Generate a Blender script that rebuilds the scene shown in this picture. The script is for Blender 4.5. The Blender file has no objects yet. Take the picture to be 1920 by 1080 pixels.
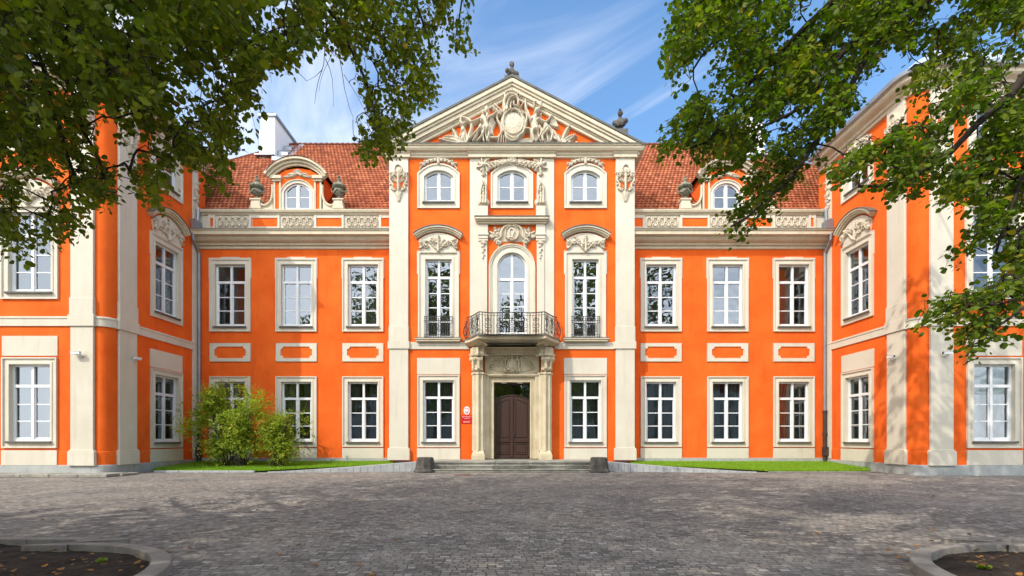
import bpy, bmesh, math, random
import numpy as np
from mathutils import Matrix, Vector

R = math.radians
random.seed(7)
rng = np.random.default_rng(11)
scene = bpy.context.scene

# ------------------------------------------------------------------ camera
CZ = 1.35          # eye height over the cobbled court
FPX = 920.0        # focal length in pixels of a 1920 wide frame
cam_d = bpy.data.cameras.new("camera")
cam = bpy.data.objects.new("camera", cam_d)
scene.collection.objects.link(cam)
cam.location = (0, 0, CZ)
cam.rotation_euler = (R(90), 0, 0)
cam_d.sensor_width = 36.0
cam_d.lens = 36.0 * FPX / 1920.0
cam_d.shift_y = 282.0 / 1920.0
cam_d.clip_start = 0.05
cam_d.clip_end = 2000
scene.camera = cam

# ------------------------------------------------------------------ sky, sun, exposure
SUN_AZ, SUN_EL = R(225), R(42.5)
world = bpy.data.worlds.new("World")
scene.world = world
world.use_nodes = True
wn, wl = world.node_tree.nodes, world.node_tree.links
wn.clear()
wo = wn.new("ShaderNodeOutputWorld")
bg = wn.new("ShaderNodeBackground")
sky = wn.new("ShaderNodeTexSky")
sky.sky_type = 'NISHITA'
sky.sun_disc = False
sky.sun_elevation = SUN_EL
sky.sun_rotation = SUN_AZ
sky.air_density = 1.25
sky.dust_density = 0.6
sky.ozone_density = 2.5
bg.inputs['Strength'].default_value = 0.15
tc = wn.new("ShaderNodeTexCoord")
sep = wn.new("ShaderNodeSeparateXYZ")
wl.new(tc.outputs['Generated'], sep.inputs[0])
# cirrus: direction projected on a high flat layer, noise stretched along the wind
def wmath(op, a, b=None, c=None, clamp=False):
    n = wn.new("ShaderNodeMath"); n.operation = op; n.use_clamp = clamp
    for i, v in enumerate((a, b, c)):
        if v is None: continue
        if isinstance(v, (int, float)): n.inputs[i].default_value = v
        else: wl.new(v, n.inputs[i])
    return n.outputs[0]
zz = wmath('MAXIMUM', sep.outputs['Z'], 0.06)
cx = wmath('DIVIDE', sep.outputs['X'], zz)
cy = wmath('DIVIDE', sep.outputs['Y'], zz)
comb = wn.new("ShaderNodeCombineXYZ")
wl.new(cx, comb.inputs[0]); wl.new(cy, comb.inputs[1])
turn = wn.new("ShaderNodeMapping")
turn.inputs['Rotation'].default_value = (0, 0, R(47))
wl.new(comb.outputs[0], turn.inputs[0])
mp = wn.new("ShaderNodeMapping")
mp.inputs['Scale'].default_value = (0.55, 1.9, 1)
mp.inputs['Location'].default_value = (0.35, 0.6, 0)
wl.new(turn.outputs[0], mp.inputs[0])
n1 = wn.new("ShaderNodeTexNoise")
n1.inputs['Scale'].default_value = 0.85; n1.inputs['Detail'].default_value = 9
n1.inputs['Roughness'].default_value = 0.62; n1.inputs['Distortion'].default_value = 0.9
wl.new(mp.outputs[0], n1.inputs['Vector'])
n2 = wn.new("ShaderNodeTexNoise")
n2.inputs['Scale'].default_value = 0.55; n2.inputs['Detail'].default_value = 4
wl.new(comb.outputs[0], n2.inputs['Vector'])
left = wmath('MULTIPLY', sep.outputs['X'], -0.30)
mask = wmath('ADD', n1.outputs['Fac'], wmath('MULTIPLY', wmath('SUBTRACT', n2.outputs['Fac'], 0.5), 0.6))
mask = wmath('ADD', mask, left)
mask = wmath('ADD', mask, wmath('MULTIPLY', sep.outputs['Y'], -0.22))  # extra cloud cover behind the camera, added as fill light
mask = wmath('ADD', mask, 0.20)
mr = wn.new("ShaderNodeMapRange"); mr.interpolation_type = 'SMOOTHSTEP'
mr.inputs['From Min'].default_value = 0.46; mr.inputs['From Max'].default_value = 0.88
mr.inputs['To Max'].default_value = 0.9
wl.new(mask, mr.inputs['Value'])
hs = wn.new("ShaderNodeHueSaturation")
hs.inputs['Saturation'].default_value = 1.15; hs.inputs['Value'].default_value = 1.0
wl.new(sky.outputs[0], hs.inputs['Color'])
mx = wn.new("ShaderNodeMixRGB")
# unseen clouds on the sun's side, brightened as added fill for shaded walls
back = wmath('MULTIPLY_ADD', wmath('MAXIMUM', wmath('MULTIPLY', sep.outputs['Y'], -1.0), 0.0), 2.0, 1.0)
vm = wn.new("ShaderNodeVectorMath"); vm.operation = 'SCALE'; vm.inputs[0].default_value = (5.6, 5.7, 5.9)
wl.new(back, vm.inputs['Scale']); wl.new(vm.outputs[0], mx.inputs['Color2'])
wl.new(mr.outputs[0], mx.inputs['Fac']); wl.new(hs.outputs[0], mx.inputs['Color1'])
wl.new(mx.outputs[0], bg.inputs['Color'])
wl.new(bg.outputs[0], wo.inputs['Surface'])

sun_d = bpy.data.lights.new("sun", 'SUN')
sun_d.energy = 2.0
sun_d.angle = R(0.53)
sun_d.color = (1.0, 0.93, 0.82)
sun = bpy.data.objects.new("sun", sun_d)
scene.collection.objects.link(sun)
to_sun = Vector((math.sin(SUN_AZ) * math.cos(SUN_EL), math.cos(SUN_AZ) * math.cos(SUN_EL), math.sin(SUN_EL)))
sun.rotation_euler = to_sun.to_track_quat('Z', 'Y').to_euler()
sun.location = to_sun * 60

scene.view_settings.view_transform = 'Standard'
scene.view_settings.look = 'None'
scene.view_settings.exposure = 0.86
scene.view_settings.gamma = 1.0
scene.view_settings.use_curve_mapping = False
scene.cycles.max_bounces = 6
scene.cycles.diffuse_bounces = 3
scene.cycles.transparent_max_bounces = 8

# ------------------------------------------------------------------ materials
def mat(name):
    m = bpy.data.materials.new(name); m.use_nodes = True
    return m, m.node_tree.nodes, m.node_tree.links, m.node_tree.nodes["Principled BSDF"]

def noise(nt, links, vec, scale, detail=4, rough=0.55, dist=0.0):
    n = nt.new("ShaderNodeTexNoise")
    n.inputs['Scale'].default_value = scale; n.inputs['Detail'].default_value = detail
    n.inputs['Roughness'].default_value = rough; n.inputs['Distortion'].default_value = dist
    if vec is not None: links.new(vec, n.inputs['Vector'])
    return n.outputs['Fac']

def ramp(nt, links, fac, stops):
    r = nt.new("ShaderNodeValToRGB")
    e = r.color_ramp.elements
    while len(e) < len(stops): e.new(0.5)
    for el, (p, c) in zip(e, stops):
        el.position = p; el.color = (*c, 1) if len(c) == 3 else c
    links.new(fac, r.inputs['Fac'])
    return r.outputs['Color']

def mixc(nt, links, fac, a, b, mode='MIX'):
    n = nt.new("ShaderNodeMixRGB"); n.blend_type = mode
    for i, v in zip(('Fac', 'Color1', 'Color2'), (fac, a, b)):
        if isinstance(v, (int, float)): n.inputs[i].default_value = v
        elif isinstance(v, tuple): n.inputs[i].default_value = (*v, 1)
        else: links.new(v, n.inputs[i])
    return n.outputs[0]

def mapped(nt, links, src, scale=(1, 1, 1), rot=(0, 0, 0)):
    m = nt.new("ShaderNodeMapping")
    m.inputs['Scale'].default_value = scale; m.inputs['Rotation'].default_value = rot
    links.new(src, m.inputs[0]); return m.outputs[0]

def bump(nt, links, bs, h, strength, dist=0.02):
    b = nt.new("ShaderNodeBump")
    b.inputs['Strength'].default_value = strength; b.inputs['Distance'].default_value = dist
    links.new(h, b.inputs['Height']); links.new(b.outputs[0], bs.inputs['Normal'])

def geo_pos(nt):
    return nt.new("ShaderNodeNewGeometry").outputs['Position']

def surface(name, c1, c2, dark=None, scale=1.2, fine=60, bstr=0.25, rough=0.9, dirt=0.35, streak=True, spec=0.2, metal=0.0):
    """weathered plaster / stone / metal: two tones mottled, darker stain marks, fine bump"""
    m, nt, lk, bs = mat(name)
    p = geo_pos(nt)
    a = noise(nt, lk, p, scale, 6, 0.6)
    col = ramp(nt, lk, a, [(0.3, c1), (0.7, c2)])
    if dark:
        v = mapped(nt, lk, p, (2.2, 2.2, 0.35)) if streak else p
        s = noise(nt, lk, v, scale * 1.6, 7, 0.65, 0.3)
        f = nt.new("ShaderNodeMapRange")
        f.inputs['From Min'].default_value = 0.52; f.inputs['From Max'].default_value = 0.78
        f.inputs['To Max'].default_value = dirt
        lk.new(s, f.inputs['Value'])
        col = mixc(nt, lk, f.outputs[0], col, dark)
    g = noise(nt, lk, p, fine, 3, 0.6)
    col = mixc(nt, lk, 0.12, col, ramp(nt, lk, g, [(0.3, (0.35, 0.35, 0.35)), (0.7, (1, 1, 1))]), 'MULTIPLY')
    lk.new(col, bs.inputs['Base Color'])
    bs.inputs['Roughness'].default_value = rough
    bs.inputs['Specular IOR Level'].default_value = spec
    bs.inputs['Metallic'].default_value = metal
    bump(nt, lk, bs, g, bstr, 0.01)
    return m

M = {}
M['orange'] = surface('orange_stucco', (0.73, 0.104, 0.011), (0.87, 0.154, 0.021), (0.60, 0.074, 0.009), 0.9, 45, 0.45, 0.95, 0.6)
M['cream'] = surface('cream_stucco', (0.60, 0.55, 0.44), (0.67, 0.62, 0.51), (0.45, 0.39, 0.295), 0.8, 50, 0.2, 0.9, 0.45)
M['cornice'] = surface('cream_cornice', (0.55, 0.48, 0.345), (0.65, 0.575, 0.43), (0.30, 0.25, 0.17), 1.3, 40, 0.2, 0.9, 0.4)
M['relief'] = surface('carved_stucco', (0.52, 0.455, 0.345), (0.66, 0.585, 0.455), (0.26, 0.22, 0.16), 4.0, 60, 0.3, 0.9, 0.5, False)
M['sandstone'] = surface('sandstone', (0.50, 0.42, 0.275), (0.65, 0.57, 0.41), (0.26, 0.18, 0.09), 1.7, 50, 0.5, 0.92, 0.6)
M['plinth'] = surface('grey_granite_plinth', (0.33, 0.34, 0.33), (0.43, 0.44, 0.42), (0.2, 0.2, 0.19), 2.5, 80, 0.2, 0.8, 0.5)
M['darkstone'] = surface('dark_weathered_stone', (0.05, 0.045, 0.040), (0.14, 0.125, 0.11), (0.03, 0.028, 0.026), 5, 50, 0.6, 0.9, 0.6)
M['steps'] = surface('step_stone', (0.22, 0.21, 0.18), (0.40, 0.38, 0.32), (0.09, 0.085, 0.07), 2.5, 40, 0.5, 0.9, 0.7, False)
M['urn'] = surface('mossy_urn_stone', (0.10, 0.105, 0.075), (0.33, 0.32, 0.24), (0.05, 0.055, 0.035), 6, 50, 0.6, 0.92, 0.7, False)
M['kerb'] = surface('granite_kerb', (0.21, 0.185, 0.16), (0.32, 0.29, 0.255), (0.12, 0.10, 0.085), 4, 120, 0.3, 0.85, 0.4, False)
M['palekerb'] = surface('pale_granite', (0.33, 0.34, 0.34), (0.45, 0.455, 0.45), (0.28, 0.28, 0.28), 4, 90, 0.3, 0.85, 0.4, False)
M['white'] = surface('white_window_paint', (0.73, 0.745, 0.75), (0.78, 0.79, 0.79), None, 3, 60, 0.05, 0.45, 0, False, 0.4)
M['zinc'] = surface('zinc_sheet', (0.24, 0.27, 0.31), (0.34, 0.37, 0.41), (0.16, 0.17, 0.19), 1.5, 20, 0.08, 0.45, 0.4, True, 0.5, 0.55)
M['zinc_roof'] = surface('pale_sheet_roof', (0.42, 0.50, 0.58), (0.52, 0.60, 0.67), (0.33, 0.38, 0.43), 0.7, 12, 0.08, 0.5, 0.4, True, 0.5, 0.2)
M['lead'] = surface('dark_flashing', (0.085, 0.082, 0.075), (0.15, 0.145, 0.13), (0.05, 0.05, 0.045), 2, 30, 0.15, 0.6, 0.4)
M['iron'] = surface('wrought_iron', (0.035, 0.033, 0.032), (0.07, 0.065, 0.06), None, 6, 60, 0.2, 0.55, 0, False, 0.5, 0.3)
M['castiron'] = surface('rusty_cast_iron', (0.035, 0.025, 0.02), (0.075, 0.045, 0.035), None, 5, 60, 0.2, 0.7, 0, False, 0.4)
M['chimney'] = surface('white_render', (0.76, 0.77, 0.77), (0.82, 0.83, 0.83), (0.55, 0.55, 0.54), 1.2, 40, 0.15, 0.9, 0.35)
M['plastic'] = surface('white_plastic', (0.72, 0.72, 0.70), (0.78, 0.78, 0.76), None, 4, 60, 0.02, 0.35, 0, False, 0.5)
M['black'] = surface('black_plastic', (0.02, 0.02, 0.02), (0.03, 0.03, 0.03), None, 4, 60, 0.02, 0.4, 0, False, 0.5)
M['red'] = surface('red_enamel', (0.58, 0.008, 0.014), (0.62, 0.012, 0.018), None, 4, 60, 0.02, 0.35, 0, False, 0.5)
M['signwhite'] = surface('white_enamel', (0.8, 0.78, 0.78), (0.82, 0.8, 0.8), None, 4, 60, 0.02, 0.4, 0, False, 0.5)
M['rust'] = surface('rusty_iron_cover', (0.13, 0.05, 0.035), (0.22, 0.10, 0.07), None, 6, 60, 0.4, 0.8, 0, False)
M['interior'] = surface('dark_room', (0.12, 0.125, 0.11), (0.20, 0.20, 0.175), None, 1.5, 10, 0.0, 0.9, 0, False)
M['curtain'] = surface('pale_curtain', (0.13, 0.15, 0.13), (0.20, 0.225, 0.195), None, 3, 60, 0.05, 0.9, 0, False)
M['soil'] = surface('dark_soil', (0.016, 0.011, 0.008), (0.05, 0.036, 0.026), (0.11, 0.085, 0.06), 9, 60, 1.0, 0.95, 0.5, False)
M['grassbase'] = surface('lawn_ground', (0.05, 0.10, 0.015), (0.09, 0.17, 0.02), None, 3, 60, 0.5, 0.95, 0, False)
M['bark'] = surface('dark_bark', (0.028, 0.022, 0.017), (0.065, 0.052, 0.04), None, 12, 60, 0.9, 0.95, 0, False)

def wood():
    m, nt, lk, bs = mat('brown_door_wood')
    p = geo_pos(nt)
    v = mapped(nt, lk, p, (22, 22, 1.2))
    n = noise(nt, lk, v, 1.0, 5, 0.6)
    lk.new(ramp(nt, lk, n, [(0.3, (0.034, 0.016, 0.011)), (0.75, (0.065, 0.030, 0.020))]), bs.inputs['Base Color'])
    bs.inputs['Roughness'].default_value = 0.42
    bump(nt, lk, bs, n, 0.15, 0.005)
    return m
M['wood'] = wood()

def glass(name, refl, tint, seed):
    m, nt, lk, bs = mat(name)
    nt.remove(bs)
    out = nt["Material Output"]
    gl = nt.new("ShaderNodeBsdfGlossy"); gl.inputs['Roughness'].default_value = 0.0
    gl.inputs['Color'].default_value = (0.84, 0.92, 1.0, 1)
    tr = nt.new("ShaderNodeBsdfTransparent"); tr.inputs['Color'].default_value = (*tint, 1)
    fr = nt.new("ShaderNodeFresnel"); fr.inputs['IOR'].default_value = 1.5
    ad = nt.new("ShaderNodeMath"); ad.operation = 'ADD'; ad.use_clamp = True
    ad.inputs[1].default_value = refl
    lk.new(fr.outputs[0], ad.inputs[0])
    b = nt.new("ShaderNodeBump"); b.inputs['Strength'].default_value = 0.02; b.inputs['Distance'].default_value = 0.3
    lk.new(noise(nt, lk, geo_pos(nt), 1.4, 1), b.inputs['Height'])
    lk.new(b.outputs[0], gl.inputs['Normal'])
    mxs = nt.new("ShaderNodeMixShader")
    lk.new(ad.outputs[0], mxs.inputs[0]); lk.new(tr.outputs[0], mxs.inputs[1]); lk.new(gl.outputs[0], mxs.inputs[2])
    lk.new(mxs.outputs[0], out.inputs['Surface'])
    return m
M['glass'] = glass('window_glass', 0.14, (0.75, 0.8, 0.78), 1)
M['glass_up'] = glass('bright_window_glass', 0.12, (0.75, 0.8, 0.8), 2)

def tile_mat():
    m, nt, lk, bs = mat('clay_roof_tiles')
    at = nt.new("ShaderNodeAttribute"); at.attribute_name = 'var'
    p = geo_pos(nt)
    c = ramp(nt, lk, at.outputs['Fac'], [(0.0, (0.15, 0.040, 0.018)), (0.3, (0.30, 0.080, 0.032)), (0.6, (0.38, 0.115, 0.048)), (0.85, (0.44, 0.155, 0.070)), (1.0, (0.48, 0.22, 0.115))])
    n = noise(nt, lk, p, 0.5, 5, 0.6)
    c = mixc(nt, lk, 0.3, c, ramp(nt, lk, n, [(0.3, (0.62, 0.52, 0.48)), (0.7, (1, 1, 1))]), 'MULTIPLY')
    lk.new(c, bs.inputs['Base Color'])
    bs.inputs['Roughness'].default_value = 0.8
    bs.inputs['Specular IOR Level'].default_value = 0.25
    return m
M['tile'] = tile_mat()

def leaf_mat(name, stops, trans=0.35, rough=0.5):
    m, nt, lk, bs = mat(name)
    at = nt.new("ShaderNodeAttribute"); at.attribute_name = 'var'
    c = ramp(nt, lk, at.outputs['Fac'], stops)
    lk.new(c, bs.inputs['Base Color'])
    bs.inputs['Roughness'].default_value = rough
    bs.inputs['Specular IOR Level'].default_value = 0.3
    tl = nt.new("ShaderNodeBsdfTranslucent")
    c2 = mixc(nt, lk, 1.0, c, (1.6, 1.9, 0.6), 'MULTIPLY')
    lk.new(c2, tl.inputs['Color'])
    ms = nt.new("ShaderNodeMixShader"); ms.inputs[0].default_value = trans
    lk.new(bs.outputs[0], ms.inputs[1]); lk.new(tl.outputs[0], ms.inputs[2])
    lk.new(ms.outputs[0], nt["Material Output"].inputs['Surface'])
    return m
M['leaf_dark'] = leaf_mat('linden_leaves', [(0, (0.070, 0.100, 0.007)), (0.5, (0.145, 0.180, 0.012)), (0.85, (0.28, 0.285, 0.020)), (1, (0.28, 0.20, 0.02))], 0.42)
M['leaf_right'] = leaf_mat('linden_leaves_fresh', [(0, (0.055, 0.10, 0.006)), (0.5, (0.11, 0.165, 0.010)), (0.85, (0.24, 0.27, 0.018)), (1, (0.32, 0.24, 0.02))], 0.42)
M['leaf_bush'] = leaf_mat('shrub_leaves', [(0, (0.13, 0.19, 0.015)), (0.5, (0.27, 0.34, 0.03)), (0.9, (0.40, 0.43, 0.06)), (1, (0.45, 0.28, 0.08))], 0.35)
M['grass'] = leaf_mat('grass_blades', [(0, (0.13, 0.26, 0.012)), (0.6, (0.23, 0.40, 0.02)), (1, (0.34, 0.46, 0.05))], 0.35)
M['litter'] = leaf_mat('fallen_leaves', [(0, (0.10, 0.055, 0.02)), (0.5, (0.28, 0.13, 0.03)), (0.9, (0.42, 0.17, 0.02)), (1, (0.35, 0.30, 0.05))], 0.1, 0.8)

def cobble():
    m, nt, lk, bs = mat('granite_setts')
    p = geo_pos(nt)
    w = nt.new("ShaderNodeTexNoise"); w.inputs['Scale'].default_value = 0.9; w.inputs['Detail'].default_value = 3
    lk.new(p, w.inputs['Vector'])
    sb = nt.new("ShaderNodeVectorMath"); sb.operation = 'SUBTRACT'; sb.inputs[1].default_value = (0.5, 0.5, 0.5)
    lk.new(w.outputs['Color'], sb.inputs[0])
    sc_ = nt.new("ShaderNodeVectorMath"); sc_.operation = 'SCALE'; sc_.inputs['Scale'].default_value = 0.35
    lk.new(sb.outputs[0], sc_.inputs[0])
    w2 = nt.new("ShaderNodeTexNoise"); w2.inputs['Scale'].default_value = 9; w2.inputs['Detail'].default_value = 2
    lk.new(p, w2.inputs['Vector'])
    sb2 = nt.new("ShaderNodeVectorMath"); sb2.operation = 'SUBTRACT'; sb2.inputs[1].default_value = (0.5, 0.5, 0.5)
    lk.new(w2.outputs['Color'], sb2.inputs[0])
    sc2 = nt.new("ShaderNodeVectorMath"); sc2.operation = 'SCALE'; sc2.inputs['Scale'].default_value = 0.05
    lk.new(sb2.outputs[0], sc2.inputs[0])
    ad = nt.new("ShaderNodeVectorMath"); lk.new(p, ad.inputs[0]); lk.new(sc_.outputs[0], ad.inputs[1])
    ad2 = nt.new("ShaderNodeVectorMath"); lk.new(ad.outputs[0], ad2.inputs[0]); lk.new(sc2.outputs[0], ad2.inputs[1])
    br = nt.new("ShaderNodeTexBrick")
    br.inputs['Color1'].default_value = (0, 0, 0, 1); br.inputs['Color2'].default_value = (1, 1, 1, 1)
    br.inputs['Mortar'].default_value = (0.5, 0.5, 0.5, 1)
    br.inputs['Scale'].default_value = 1.0; br.inputs['Brick Width'].default_value = 0.115
    br.inputs['Row Height'].default_value = 0.085; br.inputs['Mortar Size'].default_value = 0.008
    br.inputs['Mortar Smooth'].default_value = 0.8; br.offset = 0.5; br.squash = 0.8; br.squash_frequency = 3
    lk.new(ad2.outputs[0], br.inputs['Vector'])
    stone = ramp(nt, lk, br.outputs['Color'], [(0.0, (0.13, 0.124, 0.116)), (0.3, (0.24, 0.220, 0.198)), (0.6, (0.32, 0.296, 0.268)), (0.8, (0.27, 0.240, 0.210)), (1.0, (0.47, 0.445, 0.41))])
    big = noise(nt, lk, p, 0.35, 5, 0.6)
    stone = mixc(nt, lk, 0.75, stone, ramp(nt, lk, big, [(0.3, (0.55, 0.57, 0.62)), (0.5, (0.9, 0.88, 0.86)), (0.7, (1.25, 1.15, 1.02))]), 'MULTIPLY')
    grain = noise(nt, lk, p, 90, 3, 0.7)
    stone = mixc(nt, lk, 0.5, stone, ramp(nt, lk, grain, [(0.3, (0.55, 0.55, 0.55)), (0.7, (1.25, 1.25, 1.25))]), 'MULTIPLY')
    joint = mixc(nt, lk, noise(nt, lk, p, 1.6, 4), (0.05, 0.045, 0.036), (0.20, 0.17, 0.13))
    col = mixc(nt, lk, br.outputs['Fac'], stone, joint)
    dust = nt.new("ShaderNodeMapRange"); dust.inputs['From Min'].default_value = 0.50; dust.inputs['From Max'].default_value = 0.78
    dust.inputs['To Max'].default_value = 0.72
    lk.new(noise(nt, lk, p, 0.55, 7, 0.68, 0.6), dust.inputs['Value'])
    col = mixc(nt, lk, dust.outputs[0], col, (0.42, 0.38, 0.32))
    lk.new(col, bs.inputs['Base Color'])
    bs.inputs['Roughness'].default_value = 0.85
    bs.inputs['Specular IOR Level'].default_value = 0.3
    inv = nt.new("ShaderNodeMath"); inv.operation = 'SUBTRACT'; inv.inputs[0].default_value = 1.0
    lk.new(br.outputs['Fac'], inv.inputs[1])
    hh = nt.new("ShaderNodeMath"); hh.operation = 'MULTIPLY_ADD'; hh.inputs[1].default_value = 1.0
    lk.new(inv.outputs[0], hh.inputs[0])
    g2 = nt.new("ShaderNodeMath"); g2.operation = 'MULTIPLY'; g2.inputs[1].default_value = 0.9
    lk.new(noise(nt, lk, p, 14, 4, 0.6), g2.inputs[0]); lk.new(g2.outputs[0], hh.inputs[2])
    bump(nt, lk, bs, hh.outputs[0], 0.9, 0.022)
    return m
M['cobble'] = cobble()

# ------------------------------------------------------------------ mesh helpers
class MB:
    """collects shapes; build() links them as ONE mesh object"""
    def __init__(s, T=None):
        s.v, s.f, s.T = [], [], T or Matrix.Identity(4)
    def add(s, vs, fs):
        n = len(s.v)
        s.v += [tuple(s.T @ Vector(v)) for v in vs]
        fl = s.T.to_3x3().determinant() < 0
        for f in fs:
            f = [i + n for i in f]
            s.f.append(f[::-1] if fl else f)
        return s
    def box(s, x0, x1, y0, y1, z0, z1):
        x0, x1 = min(x0, x1), max(x0, x1); y0, y1 = min(y0, y1), max(y0, y1); z0, z1 = min(z0, z1), max(z0, z1)
        vs = [(x, y, z) for z in (z0, z1) for y in (y0, y1) for x in (x0, x1)]
        return s.add(vs, [(0, 2, 3, 1), (4, 5, 7, 6), (0, 1, 5, 4), (2, 6, 7, 3), (0, 4, 6, 2), (1, 3, 7, 5)])
    def frustum(s, c, a0, b0, a1, b1, z0, z1, rot=0):
        cr, sr = math.cos(rot), math.sin(rot)
        vs = []
        for a, b, z in ((a0, b0, z0), (a1, b1, z1)):
            for x, y in ((-a, -b), (a, -b), (a, b), (-a, b)):
                vs.append((c[0] + x * cr - y * sr, c[1] + x * sr + y * cr, z))
        return s.add(vs, [(3, 2, 1, 0), (4, 5, 6, 7), (0, 1, 5, 4), (1, 2, 6, 5), (2, 3, 7, 6), (3, 0, 4, 7)])
    def prism(s, poly, y0, y1):
        """poly in (x,z) counter-clockwise seen from -Y; extruded y0 (front) .. y1"""
        n = len(poly)
        vs = [(x, y0, z) for x, z in poly] + [(x, y1, z) for x, z in poly]
        fs = [list(range(n)), list(range(2 * n - 1, n - 1, -1))]
        fs += [(i, n + i, n + (i + 1) % n, (i + 1) % n) for i in range(n)]
        return s.add(vs, fs)
    def slab(s, poly, z0, z1):
        """poly in (x,y) counter-clockwise from above"""
        n = len(poly)
        vs = [(x, y, z0) for x, y in poly] + [(x, y, z1) for x, y in poly]
        fs = [list(range(n - 1, -1, -1)), list(range(n, 2 * n))]
        fs += [(i, (i + 1) % n, n + (i + 1) % n, n + i) for i in range(n)]
        return s.add(vs, fs)
    def tube(s, pts, r, n=6, cap=True):
        pts = [Vector(p) for p in pts]; k = len(pts)
        rs = r if isinstance(r, (list, tuple)) else [r] * k
        vs = []; up = None
        for i, p in enumerate(pts):
            t = (pts[min(i + 1, k - 1)] - pts[max(i - 1, 0)])
            if t.length < 1e-9: t = Vector((0, 0, 1))
            t.normalize()
            if up is None or abs(up.dot(t)) > 0.95:
                up = Vector((0, 0, 1)) if abs(t.z) < 0.9 else Vector((1, 0, 0))
            a = t.cross(up).normalized(); b = a.cross(t).normalized(); up = b
            for j in range(n):
                q = 2 * math.pi * j / n
                vs.append(p + (a * math.cos(q) + b * math.sin(q)) * rs[i])
        fs = [(i * n + j, i * n + (j + 1) % n, (i + 1) * n + (j + 1) % n, (i + 1) * n + j) for i in range(k - 1) for j in range(n)]
        if cap: fs += [list(range(n - 1, -1, -1)), list(range((k - 1) * n, k * n))]
        return s.add(vs, fs)
    def lathe(s, prof, c, n=20, lobes=0, amp=0.0):
        vs = []
        for r, z in prof:
            for j in range(n):
                q = 2 * math.pi * j / n
                rr = r * (1 + amp * math.cos(lobes * q))
                vs.append((c[0] + rr * math.cos(q), c[1] + rr * math.sin(q), c[2] + z))
        k = len(prof)
        fs = [(i * n + j, i * n + (j + 1) % n, (i + 1) * n + (j + 1) % n, (i + 1) * n + j) for i in range(k - 1) for j in range(n)]
        fs += [list(range(n - 1, -1, -1)), list(range((k - 1) * n, k * n))]
        return s.add(vs, fs)
    def ball(s, c, r, n=12, m=8):
        rx, ry, rz = r if isinstance(r, (tuple, list)) else (r, r, r)
        vs = [(c[0], c[1], c[2] - rz)]
        for i in range(1, m):
            t = math.pi * i / m
            for j in range(n):
                q = 2 * math.pi * j / n
                vs.append((c[0] + rx * math.sin(t) * math.cos(q), c[1] + ry * math.sin(t) * math.sin(q), c[2] - rz * math.cos(t)))
        vs.append((c[0], c[1], c[2] + rz)); L = len(vs) - 1
        fs = [(0, 1 + (j + 1) % n, 1 + j) for j in range(n)]
        fs += [(1 + i * n + j, 1 + i * n + (j + 1) % n, 1 + (i + 1) * n + (j + 1) % n, 1 + (i + 1) * n + j) for i in range(m - 2) for j in range(n)]
        fs += [(L, 1 + (m - 2) * n + j, 1 + (m - 2) * n + (j + 1) % n) for j in range(n)]
        return s.add(vs, fs)
    def sweep(s, path, prof, closed=False, plane='xz', flip=False):
        """mitred sweep of prof [(off, out)] along path. plane xz: path (x,z), off is away from
        the path's left.. outward; out is towards -Y.  plane xy: path (x,y); prof (out, z)."""
        n = len(path); P = [Vector(p) for p in path]; vs = []
        for i in range(n):
            a = P[(i - 1) % n] if (closed or i > 0) else None
            b = P[(i + 1) % n] if (closed or i < n - 1) else None
            d1 = (P[i] - a).normalized() if a is not None else (b - P[i]).normalized()
            d2 = (b - P[i]).normalized() if b is not None else d1
            n1 = Vector((d1.y, -d1.x)); n2 = Vector((d2.y, -d2.x))
            m = (n1 + n2)
            if m.length < 1e-6: m = n1
            m.normalize(); m = m / max(0.35, m.dot(n1))
            for off, out in prof:
                q = P[i] + m * off
                vs.append((q.x, -out, q.y) if plane == 'xz' else (q.x, q.y, out))
        k = len(prof); fs = []
        for i in range(n if closed else n - 1):
            j = (i + 1) % n
            for t in range(k - 1):
                f = (i * k + t, j * k + t, j * k + t + 1, i * k + t + 1)
                fs.append(f[::-1] if flip else f)
        return s.add(vs, fs)
    def mark(s):
        s.marks = getattr(s, 'marks', []) + [(len(s.v), len(s.f))]
    def build_parts(s, name, m, parent=None, **k):
        """one object for every piece closed with mark()"""
        a = b_ = 0; out = []
        for nv, nf in s.marks:
            q = MB(); q.v = s.v[a:nv]; q.f = [[i - a for i in f] for f in s.f[b_:nf]]
            out.append(q.build(name, m, parent, **k)); a, b_ = nv, nf
        return out
    def build(s, name, m, parent=None, loc=None, rotz=0.0, bevel=0.0, smooth=False):
        me = bpy.data.meshes.new(name)
        me.from_pydata(s.v, [], s.f); me.update()
        o = bpy.data.objects.new(name, me)
        scene.collection.objects.link(o)
        me.materials.append(M[m] if isinstance(m, str) else m)
        if loc is not None: o.location = loc
        o.rotation_euler = (0, 0, rotz)
        if smooth:
            me.shade_smooth()
        if bevel:
            b = o.modifiers.new('bevel', 'BEVEL'); b.width = bevel; b.segments = 1; b.limit_method = 'ANGLE'
        if parent is not None: attach(o, parent)
        return o

ABS = set()
def attach(o, parent):
    o.parent = parent
    if parent.name in ABS:      # children of these are given in world coordinates
        o.matrix_parent_inverse = (Matrix.Translation(parent.location) @ Matrix.Rotation(parent.rotation_euler.z, 4, 'Z')).inverted()
    KIDS.setdefault(parent.name, []).append(o)

def thing(name, label=None, cat=None, loc=(0, 0, 0), rotz=0.0, group=None, absolute=False):
    o = bpy.data.objects.new(name, None); scene.collection.objects.link(o)
    o.location = loc; o.rotation_euler = (0, 0, rotz)
    if label: o['label'] = label
    if cat: o['category'] = cat
    if group: o['group'] = group
    if absolute: ABS.add(o.name)
    return o

def tag(o, label, cat, group=None, kind=None):
    if label: o['label'] = label
    if cat: o['category'] = cat
    if group: o['group'] = group
    if kind: o['kind'] = kind
    return o

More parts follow.
